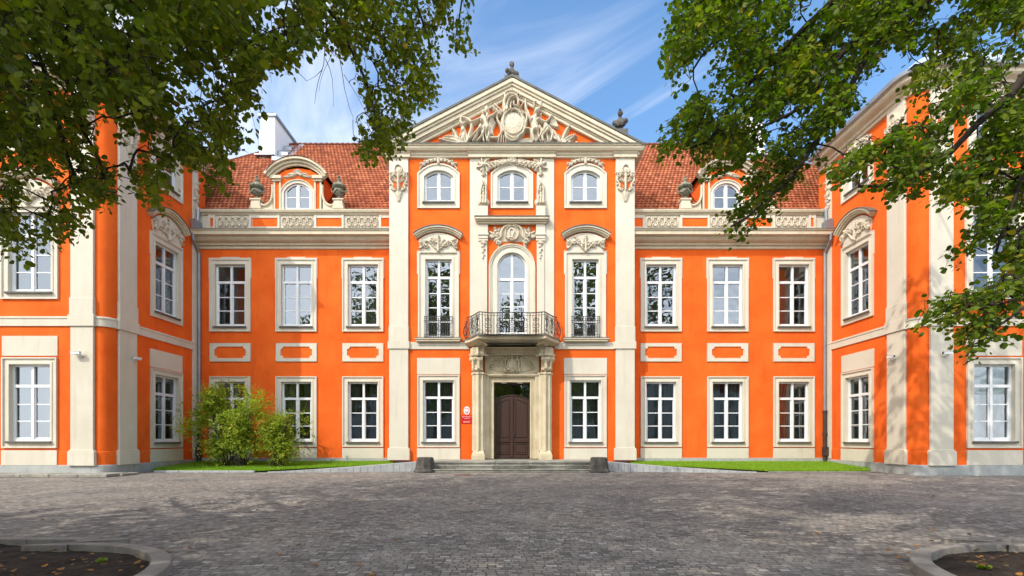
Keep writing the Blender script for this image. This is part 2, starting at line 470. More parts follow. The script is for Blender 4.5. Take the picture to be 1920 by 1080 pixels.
KIDS = {}
def copy_tree(o, parent=None):
    c = o.copy(); scene.collection.objects.link(c)
    if parent is not None: c.parent = parent
    for ch in KIDS.get(o.name, []):
        copy_tree(ch, c)
    return c

# ================================================================== THE PALACE
MY = 23.0      # wall plane of the recessed ranges
RY = 22.4      # wall plane of the centre block
WY = 17.88     # front plane of the wings
WX = 14.75     # inner plane of the wings
RC = 0.41      # radius of their rounded corners
palace = thing('palace', 'long orange baroque palace with cream pilasters, red tiled roof and pedimented centre block', 'palace', (0, MY, 0.25), absolute=True)

def arc_pts(w, spring, rise, n=14):
    """points of a segmental arch from right to left"""
    r = (w * w / 4 + rise * rise) / (2 * rise); zc = spring + rise - r
    a0 = math.asin(min(1, (w / 2) / r))
    if rise > w / 2 - 1e-6: a0 = math.pi / 2
    return [(r * math.sin(a0 - 2 * a0 * i / n), zc + r * math.cos(a0 - 2 * a0 * i / n)) for i in range(n + 1)]

def opening(w, h, rise=0.0):
    p = [(-w / 2, 0), (w / 2, 0)]
    return p + (arc_pts(w, h - rise, rise) if rise else [(w / 2, h), (-w / 2, h)])

def wall(mb, x0, x1, z0, z1, holes):
    """wall in the plane y=0 of the builder's frame with openings (xc, z0, w, h, rise)"""
    xs = sorted({x0, x1, *[h[0] - h[2] / 2 for h in holes], *[h[0] + h[2] / 2 for h in holes]})
    zs = sorted({z0, z1, *[h[1] for h in holes], *[h[1] + h[3] for h in holes]})
    for i in range(len(xs) - 1):
        for j in range(len(zs) - 1):
            xm, zm = (xs[i] + xs[i + 1]) / 2, (zs[j] + zs[j + 1]) / 2
            if any(abs(xm - h[0]) < h[2] / 2 and h[1] < zm < h[1] + h[3] for h in holes): continue
            mb.add([(xs[i], 0, zs[j]), (xs[i + 1], 0, zs[j]), (xs[i + 1], 0, zs[j + 1]), (xs[i], 0, zs[j + 1])], [(0, 1, 2, 3)])
    for xc, zb, w, h, rise in holes:
        if not rise: continue
        a = arc_pts(w, zb + h - rise, rise); t = zb + h
        for (ax, az), (bx, bz) in zip(a, a[1:]):
            mb.add([(xc + ax, 0, az), (xc + ax, 0, t), (xc + bx, 0, t), (xc + bx, 0, bz)], [(0, 1, 2, 3)])

def top_at(x, w, h, rise):
    if not rise: return h
    r = (w * w / 4 + rise * rise) / (2 * rise)
    return h - r + math.sqrt(max(0, r * r - x * x))

def make_window(w, h, rise=0.0, ring=0.25, transom=0.72, rows=3, ears=0.0, earh=0.9, pane='glass', curtain=0, sillw=0.04,
                surround=True, boxy=0.0, depth=0.2, blind=False, bottom=True):
    """one window: carved surround > sash, pane, sill, interior, curtain"""
    path = opening(w, h, rise)
    mb = MB()
    k = ring
    prof = [(0, -depth), (0, 0.045), (k * .28, 0.045), (k * .36, 0.022), (k * .74, 0.022), (k * .80, 0.07), (k, 0.07), (k, 0.0)]
    mb.sweep(path, prof, closed=True, flip=True)
    if ears:
        t = h + k
        mb.box(-w / 2 - k - ears, -w / 2 - k + 0.002, -0.045, 0, t - earh, t - 0.003)
        mb.box(w / 2 + k - 0.002, w / 2 + k + ears, -0.045, 0, t - earh, t - 0.003)
        mb.box(-w / 2 - k - ears, w / 2 + k + ears, -0.062, 0, t + 0.002, t + 0.045)
        mb.box(-w * .30, w * .30, -0.05, 0, t + 0.047, t + 0.09)
    win = mb.build('window', 'cream')
    # white frame
    s = MB()
    d0, d1 = -depth + 0.10, -depth + 0.01
    s.sweep(path, [(0, d0), (-0.075, d0), (-0.075, d1)], closed=True, flip=True)
    fz = lambda x: top_at(x, w, h, rise) - 0.05
    s.box(-0.047, 0.047, -d0 - 0.012, -d1, 0.04, fz(0))
    if transom:
        zt = h * transom
        s.box(-w / 2 + 0.05, w / 2 - 0.05, -d0 - 0.006, -d1, zt - 0.055, zt + 0.055)
    else:
        zt = h
    for sd in (-1, 1):        # casement stiles and rails
        a, b = sd * 0.055, sd * (w / 2 - 0.07)
        c = sd * (w / 2 - 0.115)
        s.box(b, c, -d0 + 0.02, -d1, 0.04, fz(c) if not transom else zt)
        s.box(sd * 0.05, sd * 0.085, -d0 + 0.022, -d1, 0.04, (fz(0.05) if not transom else zt))
        s.box(a, b, -d0 + 0.024, -d1, 0.05, 0.135)
        top = (zt - 0.055) if transom else fz(0.3)
        n = rows
        for r in range(1, n):
            z = 0.12 + (top - 0.12) * r / n
            s.box(a, b, -d0 + 0.035, -d1, z - 0.02, z + 0.02)
        if transom and boxy:
            z = zt + (h - zt) * 0.5
    s.build('sash', 'white', win)
    g = MB()
    gy = -(d1 + 0.035)
    n = len(path)
    tl = random.uniform(-1, 1) * 0.004
    g.add([(x * 0.97, gy + x * tl, z) for x, z in path], [list(range(n))])
    g.build('pane', pane, win)
    if surround:
        q = MB(); q.box(-w / 2 - 0.07, w / 2 + 0.07, -0.12, depth - .05, -0.075, -0.002)
        q.build('sill', 'lead', win, bevel=0.01)
    it = MB()
    D = 1.1
    X, Z0, Z1 = w / 2 + 0.35, -0.3, h + 0.25
    y0 = depth + 0.03
    it.add([(-X, y0, Z0), (X, y0, Z0), (X, y0, Z1), (-X, y0, Z1), (-X, y0 + D, Z0), (X, y0 + D, Z0), (X, y0 + D, Z1), (-X, y0 + D, Z1)],
           [(4, 5, 6, 7), (0, 4, 7, 3), (5, 1, 2, 6), (0, 1, 5, 4), (7, 6, 2, 3)])
    it.build('interior', 'interior', win)
    if curtain:
        spans = [(-w / 2, -w / 2 + w * curtain), (w / 2 - w * curtain, w / 2)] if curtain < 0.5 else [(-w / 2, w / 2)]
        for a, b in spans:
            c = MB()
            m_ = max(8, int((b - a) / 0.035))
            vs = []
            for i in range(m_ + 1):
                x = a + (b - a) * i / m_; y = depth + 0.12 + 0.035 * math.sin(i * 1.9) + 0.01 * math.sin(i * 0.7)
                vs += [(x, y, 0.02), (x, y, h)]
            c.add(vs, [(2 * i, 2 * i + 2, 2 * i + 3, 2 * i + 1) for i in range(m_)])
            c.build('curtain', 'curtain', win)
    return win

def put(win, x, plane, z, rot=0.0, first=[]):
    attach_root = win
    win.location = (x, plane, z) ; win.rotation_euler = (0, 0, rot)
    win.parent = palace
    win.matrix_parent_inverse = Matrix.Translation(palace.location).inverted()
    return win
USED = set()
def put_window(proto, x, y, z, rot=0.0):
    if proto.name in USED:
        proto = copy_tree(proto)
    else:
        USED.add(proto.name)
    return put(proto, x, y, z, rot)

LW = R(90); RW = R(-90)     # inner faces: left wing faces +X, right wing faces -X

# prototypes
win_ground = make_window(1.42, 2.8, curtain=0.34)
win_ground_c = make_window(1.42, 2.8, curtain=0.6)
win_main_up = make_window(1.42, 2.9, ears=0.035, pane='glass_up')
win_wing_up = make_window(1.40, 2.9, ears=0.03, curtain=0.25, ring=0.26)
win_wing_upf = make_window(1.56, 2.9, ears=0.03, curtain=0.25, ring=0.26, pane='glass_up')
win_wing_gf = make_window(1.50, 2.8, curtain=0.36)
win_french = make_window(1.20, 3.6, ring=0.33, ears=0.05, earh=1.0, transom=0.775, rows=4)
win_top = make_window(1.33, 1.44, rise=0.28, ring=0.30, transom=0, rows=2, pane='glass_up', curtain=0)
win_arch = make_window(1.34, 3.75, rise=0.67, ring=0.33, transom=0.68, rows=4, surround=False, pane='glass_up')

HO = {'m': [], 'r': [], 'wl': [], 'wi': []}
mx_ = (6.98, 10.1, 13.2)
for x in sorted([-a for a in mx_] + list(mx_)):
    put_window(win_ground if abs(x) < 13 else win_ground_c, x, MY, 1.2)
    put_window(win_main_up, x, MY, 6.6)
    HO['m'] += [(x, 1.2, 1.42, 2.8, 0), (x, 6.6, 1.42, 2.9, 0)]
for x in (-3.35, 3.35):
    put_window(win_ground_c, x, RY, 1.2)
    put_window(win_french, x, RY, 5.92)
    HO['r'] += [(x, 1.2, 1.42, 2.8, 0), (x, 5.92, 1.20, 3.6, 0)]
for x in (-3.35, 0, 3.35):
    put_window(win_top, x, RY, 12.14)
    HO['r'].append((x, 12.14, 1.33, 1.44, 0.28))
put_window(win_arch, 0, RY, 6.08)
HO['r'].append((0, 6.08, 1.34, 3.75, 0.67))
# wings: front windows at |x|=17.6 and 21.4, one bay on the inner face
WIN_Y = 20.95
for sx in (-1, 1):
    for x in (17.55, 21.6):
        put_window(win_wing_gf, sx * x, WY, 1.25)
        put_window(win_wing_upf, sx * x, WY, 6.68)
        put_window(win_top, sx * x, WY, 12.1)
    rot = LW if sx < 0 else RW
    put_window(win_ground_c, sx * WX, WIN_Y, 1.2, rot)
    put_window(win_wing_up, sx * WX, WIN_Y, 6.62, rot)
    put_window(win_top, sx * WX, WIN_Y, 12.1, rot)
HF = [(x, z, w, h, r) for x in (17.55, 21.6) for z, w, h, r in ((1.25, 1.50, 2.8, 0), (6.68, 1.56, 2.9, 0), (12.1, 1.33, 1.44, 0.28))]

def F(y=0.0, x=0.0, z=0.0, rot=0.0, mirror=False):
    m = Matrix.Translation((x, y, z)) @ Matrix.Rotation(rot, 4, 'Z')
    return (Matrix.Scale(-1, 4, (1, 0, 0)) @ m) if mirror else m

# ---- walls
EV = 14.12                      # underside of the great cornice
b = MB(F(MY)); wall(b, -WX, -5.6, 0.42, 11.0, [h for h in HO['m'] if h[0] < 0]); b.mark(); wall(b, 5.6, WX, 0.42, 11.0, [h for h in HO['m'] if h[0] > 0]); b.mark()
b.build_parts('wall', 'orange', palace)
b = MB(F(RY)); wall(b, -5.6, 5.6, 0.30, EV + 0.1, [h for h in HO['r']] + [(0, 0.42, 1.66, 3.5, 0)])
b.T = Matrix.Identity(4)
for sx in (-1, 1):
    x = sx * 5.6
    b.add([(x, RY, 0.3), (x, RY + 9, 0.3), (x, RY + 9, 14.3), (x, RY, 14.3)], [(0, 1, 2, 3)])
# tympanum
b.T = F(RY)
b.add([(-5.9, 0, 14.3), (5.9, 0, 14.3), (0, 0, 17.42)], [(0, 1, 2)])
b.build('centre_block_wall', 'orange', palace)
for mir in (False, True):
    b = MB(F(mirror=mir))
    b.T = F(WY, mirror=mir)
    # front, x negative
    hf = [(-x, z, w, h, r) for x, z, w, h, r in HF]
    wall(b, -25.0, -WX - RC, 0.62, EV + 0.15, hf)
    b.T = F(0, -WX, 0, LW, mirror=mir)
    wall(b, WY + RC, 23.6, 0.62, EV + 0.15, [(WIN_Y, 1.2, 1.42, 2.8, 0), (WIN_Y, 6.62, 1.40, 2.9, 0), (WIN_Y, 12.1, 1.33, 1.44, 0.28)])
    b.T = F(mirror=mir)
    arc = [(-WX - RC + RC * math.sin(R(a)), WY + RC - RC * math.cos(R(a))) for a in range(0, 91, 6)]
    b.sweep(arc, [(0, 0.62), (0, EV + 0.15)], plane='xy')
    # far side walls above the recessed roofs and rear
    b.add([(-25, 23.6, 10.5), (-WX, 23.6, 10.5), (-WX, 23.6, EV + .15), (-25, 23.6, EV + .15)], [(3, 2, 1, 0)])
    b.add([(-25, WY, 0.2), (-25, 42, 0.2), (-25, 42, EV + .15), (-25, WY, EV + .15)], [(0, 1, 2, 3)])
    b.build('wing_wall', 'orange', palace)

def wing_path(ext=0.0, back=MY):
    """plan of a wing wall: from the far end of the front round the corner to the recessed wall"""
    return [(-25.0, WY)] + arc + [(-WX, back)]

# ---- plinths (grey granite) and cream base courses
def runs(mir, prof, name, m, back=MY, smooth=False):
    b = MB(F(mirror=mir)); b.sweep(wing_path(back=back), prof, plane='xy')
    return b.build(name, m, palace)
b = MB()
for sx in (-1, 1):
    a, c = sorted((sx * 5.55, sx * (WX)))
    b.box(a, c, MY - 0.05, MY + .1, 0.0, 0.44); b.mark()
b.build_parts('plinth', 'plinth', palace)
for mir in (False, True):
    runs(mir, [(0.06, -0.1), (0.06, 0.36), (0.04, 0.38), (0.0, 0.38)], 'plinth', 'plinth')
    runs(mir, [(0.022, 0.36), (0.022, 0.85), (0.0, 0.87)], 'base_course', 'orange')

# ---- aprons under, panels over the ground floor windows
b = MB(F(MY))
for x in sorted([-a for a in mx_] + list(mx_)):
    b.box(x - .965, x + .965, -0.055, 0, 0.42, 0.90); b.mark()
b.T = F(RY)
for x in (-3.35, 3.35):
    b.box(x - .98, x + .98, -0.055, 0, 0.36, 0.90); b.mark()
b.build_parts('apron', 'cream', palace)
b = MB(F(RY))
for x in (-3.35, 3.35):
    b.box(x - .98, x + .98, -0.03, 0, 4.285, 5.02); b.mark()
b.build_parts('blank_panel', 'cream', palace)
for mir in (False, True):
    b = MB(); b.T = F(WY, mirror=mir)
    for x in (-17.55, -21.6):
        b.box(x - 1.01, x + 1.01, -0.06, 0, 0.38, 0.92); b.mark()
    b.T = F(0, -WX, 0, LW, mirror=mir)
    b.box(WIN_Y - .98, WIN_Y + .98, -0.06, 0, 0.38, 0.90); b.mark()
    b.build_parts('apron', 'cream', palace)
    b = MB(); b.T = F(WY, mirror=mir)
    for x in (-17.55, -21.6):
        b.box(x - 1.01, x + 1.01, -0.03, 0, 4.36, 5.08); b.mark()
    b.T = F(0, -WX, 0, LW, mirror=mir)
    b.box(WIN_Y - .98, WIN_Y + .98, -0.03, 0, 4.285, 5.02); b.mark()
    b.build_parts('blank_panel', 'cream', palace)

# ---- sunk cartouche panels between the floors
def notched(w, h, n):
    a, c = w / 2, h / 2
    pts = []
    for sx, sz in ((-1, -1), (1, -1), (1, 1), (-1, 1)):
        arc_ = []
        for i in range(5):
            t = R(90 * i / 4)
            arc_.append((sx * (a - n * math.cos(t)), sz * (c - n * math.sin(t))))
        if sx * sz > 0: arc_ = arc_[::-1]
        pts += arc_
    return pts
b = MB(); c_ = MB()
for x in sorted([-a for a in mx_] + list(mx_)):
    zc = 5.38
    inner = notched(1.48, 0.54, 0.13)
    outer = []
    for px, pz in inner:        # project the notched outline onto the outer rectangle
        q = len(outer) % 5
        if q == 2: outer.append((math.copysign(.97, px), math.copysign(.44, pz)))
        elif abs(pz) > .26 or abs(px) < .68: outer.append((px, math.copysign(.44, pz)))
        else: outer.append((math.copysign(.97, px), pz))
    n = len(inner)
    for i in range(n):
        j = (i + 1) % n
        b.add([(x + inner[i][0], MY - .04, zc + inner[i][1]), (x + inner[j][0], MY - .04, zc + inner[j][1]),
               (x + outer[j][0], MY - .04, zc + outer[j][1]), (x + outer[i][0], MY - .04, zc + outer[i][1])], [(3, 2, 1, 0)])
        b.add([(x + inner[i][0], MY - .04, zc + inner[i][1]), (x + inner[j][0], MY - .04, zc + inner[j][1]),
               (x + inner[j][0], MY, zc + inner[j][1]), (x + inner[i][0], MY, zc + inner[i][1])], [(0, 1, 2, 3)])
    b.T = Matrix.Identity(4)
    b.box(x - .97, x - .96, MY - .04, MY, zc - .44, zc + .44); b.box(x + .96, x + .97, MY - .04, MY, zc - .44, zc + .44)
    b.box(x - .96, x + .96, MY - .04, MY, zc - .44, zc - .43); b.box(x - .96, x + .96, MY - .04, MY, zc + .43, zc + .44); b.mark()
b.build_parts('spandrel_panel', 'cream', palace)

# ---- string courses
SP = [(0, 5.44), (0.05, 5.44), (0.05, 5.70), (0.075, 5.715), (0.075, 5.77), (0.0, 5.80)]
b = MB(F(RY)); 
for a, c in ((-4.68, -1.95), (1.95, 4.68)):
    b.box(a, c, -0.05, 0, 5.42, 5.74); b.mark()
b.build_parts('string_course', 'cream', palace)
for mir in (False, True):
    runs(mir, SP, 'string_course', 'cream')

# ---- pilasters with base, shaft block at the string course
def pilaster(b, x0, x1, z0=0.36, z1=EV, w=0.10, base=0.92, blk=(5.42, 5.76), blk2=6.45):
    b.box(x0, x1, -w, 0, base, blk[0])
    b.box(x0 - .07, x1 + .07, -w - .05, 0, z0, base - .05)
    b.prism([(x0 - .07, base - .05), (x1 + .07, base - .05), (x1, base + .02), (x0, base + .02)], -w - .03, 0)
    b.box(x0 - .06, x1 + .06, -w - .05, 0, blk[0], blk[1])
    b.box(x0 - .02, x1 + .02, -w - .03, 0, blk[1], blk2)
    b.box(x0, x1, -w, 0, blk2, z1)
for sx in (-1, 1):
    b = MB(F(RY)); a, c = sorted((sx * 5.58, sx * 4.72)); pilaster(b, a, c)
    b.build('pilaster', 'cream', palace, bevel=0.008)
    b = MB(F(RY))
    a, c = sorted((sx * 1.92, sx * 1.13))
    b.box(a, c, -0.06, 0, 5.85, EV)
    a, c = sorted((sx * 1.47, sx * 1.13))
    b.box(a, c, -0.10, -0.055, 5.85, 10.92)
    a2, c2 = sorted((sx * 1.51, sx * 1.09))
    for z0_, z1_, o_ in ((10.32, 10.42, .15), (10.42, 10.56, .18), (10.56, 10.66, .22), (10.66, 11.1, .14)):
        b.box(a2 - (.03 if o_ > .2 else 0), c2 + (.03 if o_ > .2 else 0), -o_, -0.05, z0_, z1_)
    b.box(a2, c2, -0.24, -0.055, 11.36, 11.86)
    b.build('pilaster', 'cream', palace, bevel=0.006)
for mir in (False, True):
    b = MB(); b.T = F(WY, mirror=mir)
    pilaster(b, -16.02, -15.19, z0=0.36, blk=(5.42, 5.84), w=0.09); b.mark()
    pilaster(b, -19.9, -19.1, z0=0.36, blk=(5.42, 5.84), w=0.09); b.mark()
    b.build_parts('pilaster', 'cream', palace, bevel=0.008)
    b = MB(); b.T = F(0, -WX, 0, LW, mirror=mir)
    pilaster(b, 18.34, 19.20, z0=0.36, blk=(5.42, 5.84), w=0.09)
    b.build('pilaster', 'cream', palace, bevel=0.008)
    b = MB(); b.T = F(0, -WX, 0, LW, mirror=mir)
    b.box(22.62, 22.97, -0.06, 0, 0.42, EV)
    b.build('pilaster', 'cream', palace)

# ---- cornice of the recessed ranges, parapet
CP = [(0.0, 10.20), (0.07, 10.22), (0.07, 10.34), (0.16, 10.36), (0.18, 10.44), (0.34, 10.50), (0.42, 10.58), (0.44, 10.66), (0.60, 10.68), (0.60, 10.86), (0.66, 10.87), (0.66, 10.90)]
for sx in (-1, 1):
    b = MB(); a, c = sorted((sx * 5.6, sx * (WX - .0)))
    b.sweep([(a, MY), (c, MY)], CP, plane='xy')
    b.add([(a, MY - .66, 10.9), (c, MY - .66, 10.9), (c, MY, 10.93), (a, MY, 10.93)], [(0, 1, 2, 3)])
    b.build('cornice', 'cornice', palace)
    b = MB(); b.box(a, c, MY - .672, MY + .02, 10.905, 10.935); b.build('cornice_flashing', 'lead', palace)
    # parapet: sloped foot, framed panels, moulded coping
    b = MB()
    b.sweep([(a, MY), (c, MY)], [(0.20, 10.94), (0.20, 10.97), (0.10, 11.16), (0.10, 11.18), (0.02, 11.18)], plane='xy')
    b.box(a, c, MY - 0.0, MY + .25, 10.9, 11.95)
    b.build('parapet', 'cream', palace)
    b = MB()
    b.sweep([(a, MY), (c, MY)], [(0.0, 11.80), (0.06, 11.81), (0.08, 11.86), (0.16, 11.90), (0.19, 11.98), (0.19, 12.02), (-.2, 12.03)], plane='xy')
    b.build('coping', 'cornice', palace)
PANELS = []
# parapet panels: pierced-look ringed reliefs alternate with orange fields
for sx in (-1, 1):
    X = lambda px: sx * (px - 960) / 40.17
    for i, (p0, p1) in enumerate(((393, 398.5), (471.7, 519.5), (592, 640), (714, 730))):
        a, c = sorted((X(p0), X(p1)))
        b = MB(); b.box(a, c, MY - .022, MY + .1, 11.26, 11.66); b.build('parapet_panel', 'orange', palace)
    b = MB()
    for px in (391, 400.5, 468, 521.5, 590.5, 642, 712.5):
        b.box(X(px) - .045, X(px) + .045, MY - .07, MY, 11.18, 11.80); b.mark()
    PANELS.append(sx)
    for p0, p1 in ((469, 522), (590, 642), (712, 731), (391, 401)):
        b.box(X(p0), X(p1), MY - .055, MY, 11.665, 11.798); b.mark(); b.box(X(p0), X(p1), MY - .055, MY, 11.182, 11.255); b.mark()
    b.build_parts('parapet_frame', 'cream', palace)

# ---- great cornice: centre block and wings
GP = [(0.0, 14.10), (0.11, 14.12), (0.11, 14.20), (0.16, 14.22), (0.18, 14.30), (0.30, 14.34), (0.34, 14.40), (0.36, 14.42), (0.36, 14.50), (0.42, 14.52), (0.42, 14.56)]
b = MB()
b.sweep([(-5.62, RY + 3), (-5.62, RY), (5.62, RY), (5.62, RY + 3)], GP, plane='xy')
b.box(-6.02, 6.02, RY - .41, RY + .1, 14.535, 14.56)
b.build('great_cornice', 'cornice', palace)
b = MB()
for a, c in ((-5.66, -4.62), (-1.98, 1.98), (4.62, 5.66)):
    b.box(a, c, RY - .19, RY, 14.10, 14.27); b.box(a - .03, c + .03, RY - .24, RY, 14.27, 14.31); b.mark()
b.build_parts('entablature_block', 'cornice', palace)
b = MB(); b.box(-6.0, 6.0, RY - .45, RY + .05, 14.565, 14.60); b.build('cornice_flashing', 'lead', palace)
WP = [(0.0, 14.02), (0.10, 14.04), (0.10, 14.16), (0.17, 14.18), (0.20, 14.28), (0.38, 14.36), (0.44, 14.42), (0.44, 14.55), (0.52, 14.58)]
for mir in (False, True):
    runs(mir, WP, 'great_cornice', 'cornice', back=23.45)
    runs(mir, [(0.50, 14.56), (0.58, 14.58), (0.60, 14.72), (0.50, 14.74), (0.30, 14.72)], 'gutter', 'zinc', back=23.5)
    # hipped sheet-metal roof of the wing, standing seams across it
    b = MB(F(mirror=mir)); e = .45
    x0, x1, y0, y1, z0, z1 = -25.2, -WX + e, WY - e, 46.0, 14.66, 19.4
    hx = (x1 - x0) / 2; sl = (z1 - z0) / hx
    xm, yv = (x0 + x1) / 2, 23.5         # the inner slope ends in a valley against the main roof
    b.add([(x0, y0, z0), (x1, y0, z0), (x1, yv, z0), (x0, y1, z0), (xm, y0 + hx, z1), (xm, y1, z1), (xm, yv + hx, z1)],
          [(0, 1, 4), (1, 2, 6, 4), (3, 0, 4, 5)])
    k = 0
    x = x0 + .5
    while x < x1 - .2:
        d = min(x - x0, x1 - x)
        b.tube([(x, y0, z0 + .02), (x, y0 + d, z0 + d * sl + .02)], 0.022, 4)
        x += 0.62
    y = y0 + .4
    while y < 23.4:
        d = min(y - y0, hx)
        b.tube([(x1, y, z0 + .02), (x1 - d, y, z0 + d * sl + .02)], 0.022, 4)
        y += 0.62
    b.build('wing_roof', 'zinc_roof', palace)
# raking cornices of the pediment
AX, AZ, BX, BZ = 0.0, 17.62, 6.02, 14.50
ang = math.atan2(AZ - BZ, BX); ca = math.cos(ang)
def chevron(b, t0, t1, out, back=0.0, zb=BZ + .05):
    def line(t):          # inner offset t perpendicular to the slope
        za = AZ - t / ca
        xb = (za - zb) / math.tan(ang)
        return xb, za
    x0, z0 = line(t0); x1, z1 = line(t1)
    b.prism([(-x0, zb), (-x1, zb), (0, z1), (0, z0)], -out, back)
    b.prism([(x0, zb), (0, z0), (0, z1), (x1, zb)], -out, back)
b = MB(F(RY))
for t0, t1, o in ((0.06, 0.24, 0.42), (0.24, 0.34, 0.35), (0.34, 0.50, 0.28), (0.50, 0.56, 0.20), (0.56, 0.68, 0.15)):
    chevron(b, t0, t1, o)
b.build('raking_cornice', 'cornice', palace, bevel=0.02)
b = MB(F(RY)); chevron(b, -0.03, 0.06, 0.46, 0.3, zb=BZ + .02)
b.build('raking_flashing', 'lead', palace)
b = MB()      # gable roof running back from the pediment
b.add([(-6.05, RY + .2, 14.5), (0, RY + .2, 17.6), (0, 31.5, 17.6), (-6.05, 31.5, 14.5), (6.05, RY + .2, 14.5), (6.05, 31.5, 14.5)], [(0, 1, 2, 3), (1, 4, 5, 2)])
b.build('centre_roof', 'zinc_roof', palace)

# ---- clay tile roofs: every course and pan modelled
def tile_roof(mir):
    ez, ey = 12.05, 23.25           # eaves
    rz, ry = 19.98, 31.2            # ridge, 45 degrees
    tw, th = 0.205, 0.325
    sl = math.sqrt(2) * (rz - ez); nr = int(sl / th)
    ux = 4
    us = np.arange(-22.5, -3.9, tw / ux); nc = len(us)
    vs, fs, var = [], [], []
    hipx = -14.1
    r_ = np.random.default_rng(5 + mir)
    V = []; Fc = []; Va = []
    n = 0
    wave = 0.042 * (0.5 - 0.5 * np.cos(2 * np.pi * np.arange(nc) / ux)) ** 0.8
    for r in range(nr):
        s0, s1 = r * th, (r + 1) * th
        # lower edge is lifted, upper edge tucks below the next course
        sh = 2 * (r % 2)
        for k, (s, lift) in enumerate(((s0, 0.0), (s0, 0.06), (s1, 0.012))):
            y = ey + s / math.sqrt(2) - lift / math.sqrt(2); z = ez + s / math.sqrt(2) + lift / math.sqrt(2)
            w = np.roll(wave, sh) if k else wave * 0
            yy = y - w / math.sqrt(2); zz_ = z + w / math.sqrt(2)
            V.append(np.column_stack([us, np.broadcast_to(yy, nc), np.broadcast_to(zz_, nc)]))
        tv = r_.beta(2.2, 2.4, nc // ux + 3)
        for k in (0, 1):
            i = np.arange(nc - 1)
            zmid = ez + (s0 + s1) / 2 / math.sqrt(2)
            hx_ = hipx - (rz - zmid)
            ok = us[:-1] > hx_
            if zmid < 13.4: ok &= np.abs(us[:-1] + 10.05) > .85
            a = n + k * nc + i[ok]
            Fc.append(np.column_stack([a, a + 1, a + nc + 1, a + nc]))
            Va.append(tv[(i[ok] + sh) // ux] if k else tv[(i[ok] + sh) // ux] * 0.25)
        n += 3 * nc
    V = np.vstack(V); Fc = np.vstack(Fc); Va = np.concatenate(Va)
    if mir: V[:, 0] *= -1; Fc = Fc[:, ::-1]
    o = np_mesh('tiled_roof', V, Fc, Va, 'tile')
    attach(o, palace)
    # ridge and hip caps
    b = MB(F(mirror=mir))
    x = hipx
    while x < -3.0:
        b.tube([(x, ry, rz + .02), (x + .36, ry, rz + .05)], [0.10, 0.125], 8); x += 0.34
    d = 0.0
    while d < 8.0:
        p = Vector((hipx - d, ry - d, rz - d)); q = p + Vector((-.21, -.21, -.21))
        b.tube([p + Vector((0, 0, .05)), q + Vector((0, 0, .03))], [0.10, 0.125], 8); d += 0.2
    attach(b.build('ridge_tile', 'tile'), palace)
    b = MB(F(mirror=mir)); b.box(-WX, -5.55, 23.02, 23.42, 12.03, 12.10)
    b.build('eaves_gutter', 'zinc', palace)

def np_mesh(name, V, Fq, var, m, per_corner=False):
    V = np.asarray(V, dtype=np.float32); Fq = np.asarray(Fq, dtype=np.int32)
    me = bpy.data.meshes.new(name)
    nf, k = Fq.shape
    me.vertices.add(len(V)); me.vertices.foreach_set('co', V.ravel())
    me.loops.add(nf * k); me.loops.foreach_set('vertex_index', Fq.ravel())
    me.polygons.add(nf)
    me.polygons.foreach_set('loop_start', np.arange(nf, dtype=np.int32) * k)
    me.polygons.foreach_set('loop_total', np.full(nf, k, dtype=np.int32))
    me.update(calc_edges=True)
    if var is not None:
        at = me.attributes.new('var', 'FLOAT', 'FACE'); at.data.foreach_set('value', np.asarray(var, dtype=np.float32))
    me.materials.append(M[m] if isinstance(m, str) else m)
    o = bpy.data.objects.new(name, me); scene.collection.objects.link(o)
    return o
tile_roof(False); tile_roof(True)

# ---- chimneys
for mir in (False, True):
    ch = MB(F(mirror=mir))
    X = lambda px, Y: (px - 960) * Y / FPX
    Z = lambda py, Y: CZ + (822 - py) * Y / FPX
    y = 29.2
    x0, x1 = X(489, y), X(515.5, y)
    zt = Z(219, y); zb = Z(292, y) - .5
    ch.box(x0, x1, y, y + 2.6, zb, zt)
    ch.box(x0 - .07, x0 + .3, y - .03, y + 2.4, zb, Z(243, y))
    c = ch.build('chimney', 'chimney', palace)
    q = MB(F(mirror=mir)); q.box(x0 - .12, x1 + .12, y - .12, y + 2.75, zt, zt + .13); attach(q.build('chimney_cap', 'zinc'), c)
    q = MB(F(mirror=mir)); q.lathe([(.11, 0), (.11, .28), (.15, .3), (.15, .36)], ((x0 + x1) / 2 + .05, y + .5, zt + .13), 10); attach(q.build('flue_pipe', 'black'), c)
    q = MB(F(mirror=mir))
    q.prism([(x0 - .25, zb + .4), (x1 + .05, zb + .4), (x1 + .05, zb + .48), (x0 - .25, zb + .48)], y - .3, y + .1)
    rz_ = lambda yy: yy - 23.25 + 12.05
    for k in range(3):      # stepped sheet-metal saddle lying on the tiles beside the stack
        xx = x1 + .02; ya = y - .45 + k * .72; w_ = .72 - .1 * k
        q.add([(xx, ya, rz_(ya) + .02), (xx + w_, ya, rz_(ya) + .02), (xx + w_, ya + .7, rz_(ya + .7) - .1), (xx, ya + .7, rz_(ya + .7) - .1),
               (xx, ya, rz_(ya) + .34), (xx + w_, ya, rz_(ya) + .26), (xx + w_, ya + .7, rz_(ya + .7) + .04), (xx, ya + .7, rz_(ya + .7) + .12)],
              [(0, 1, 5, 4), (4, 5, 6, 7), (1, 2, 6, 5), (3, 0, 4, 7)])
    xx = x1 + .62
    q.add([(xx, y - .6, rz_(y - .6) + .09), (xx + .34, y - .6, rz_(y - .6) + .09), (xx + .34, 31.1, rz_(31.1) + .09), (xx, 31.1, rz_(31.1) + .09)], [(0, 1, 2, 3)])
    attach(q.build('chimney_flashing', 'zinc'), c)

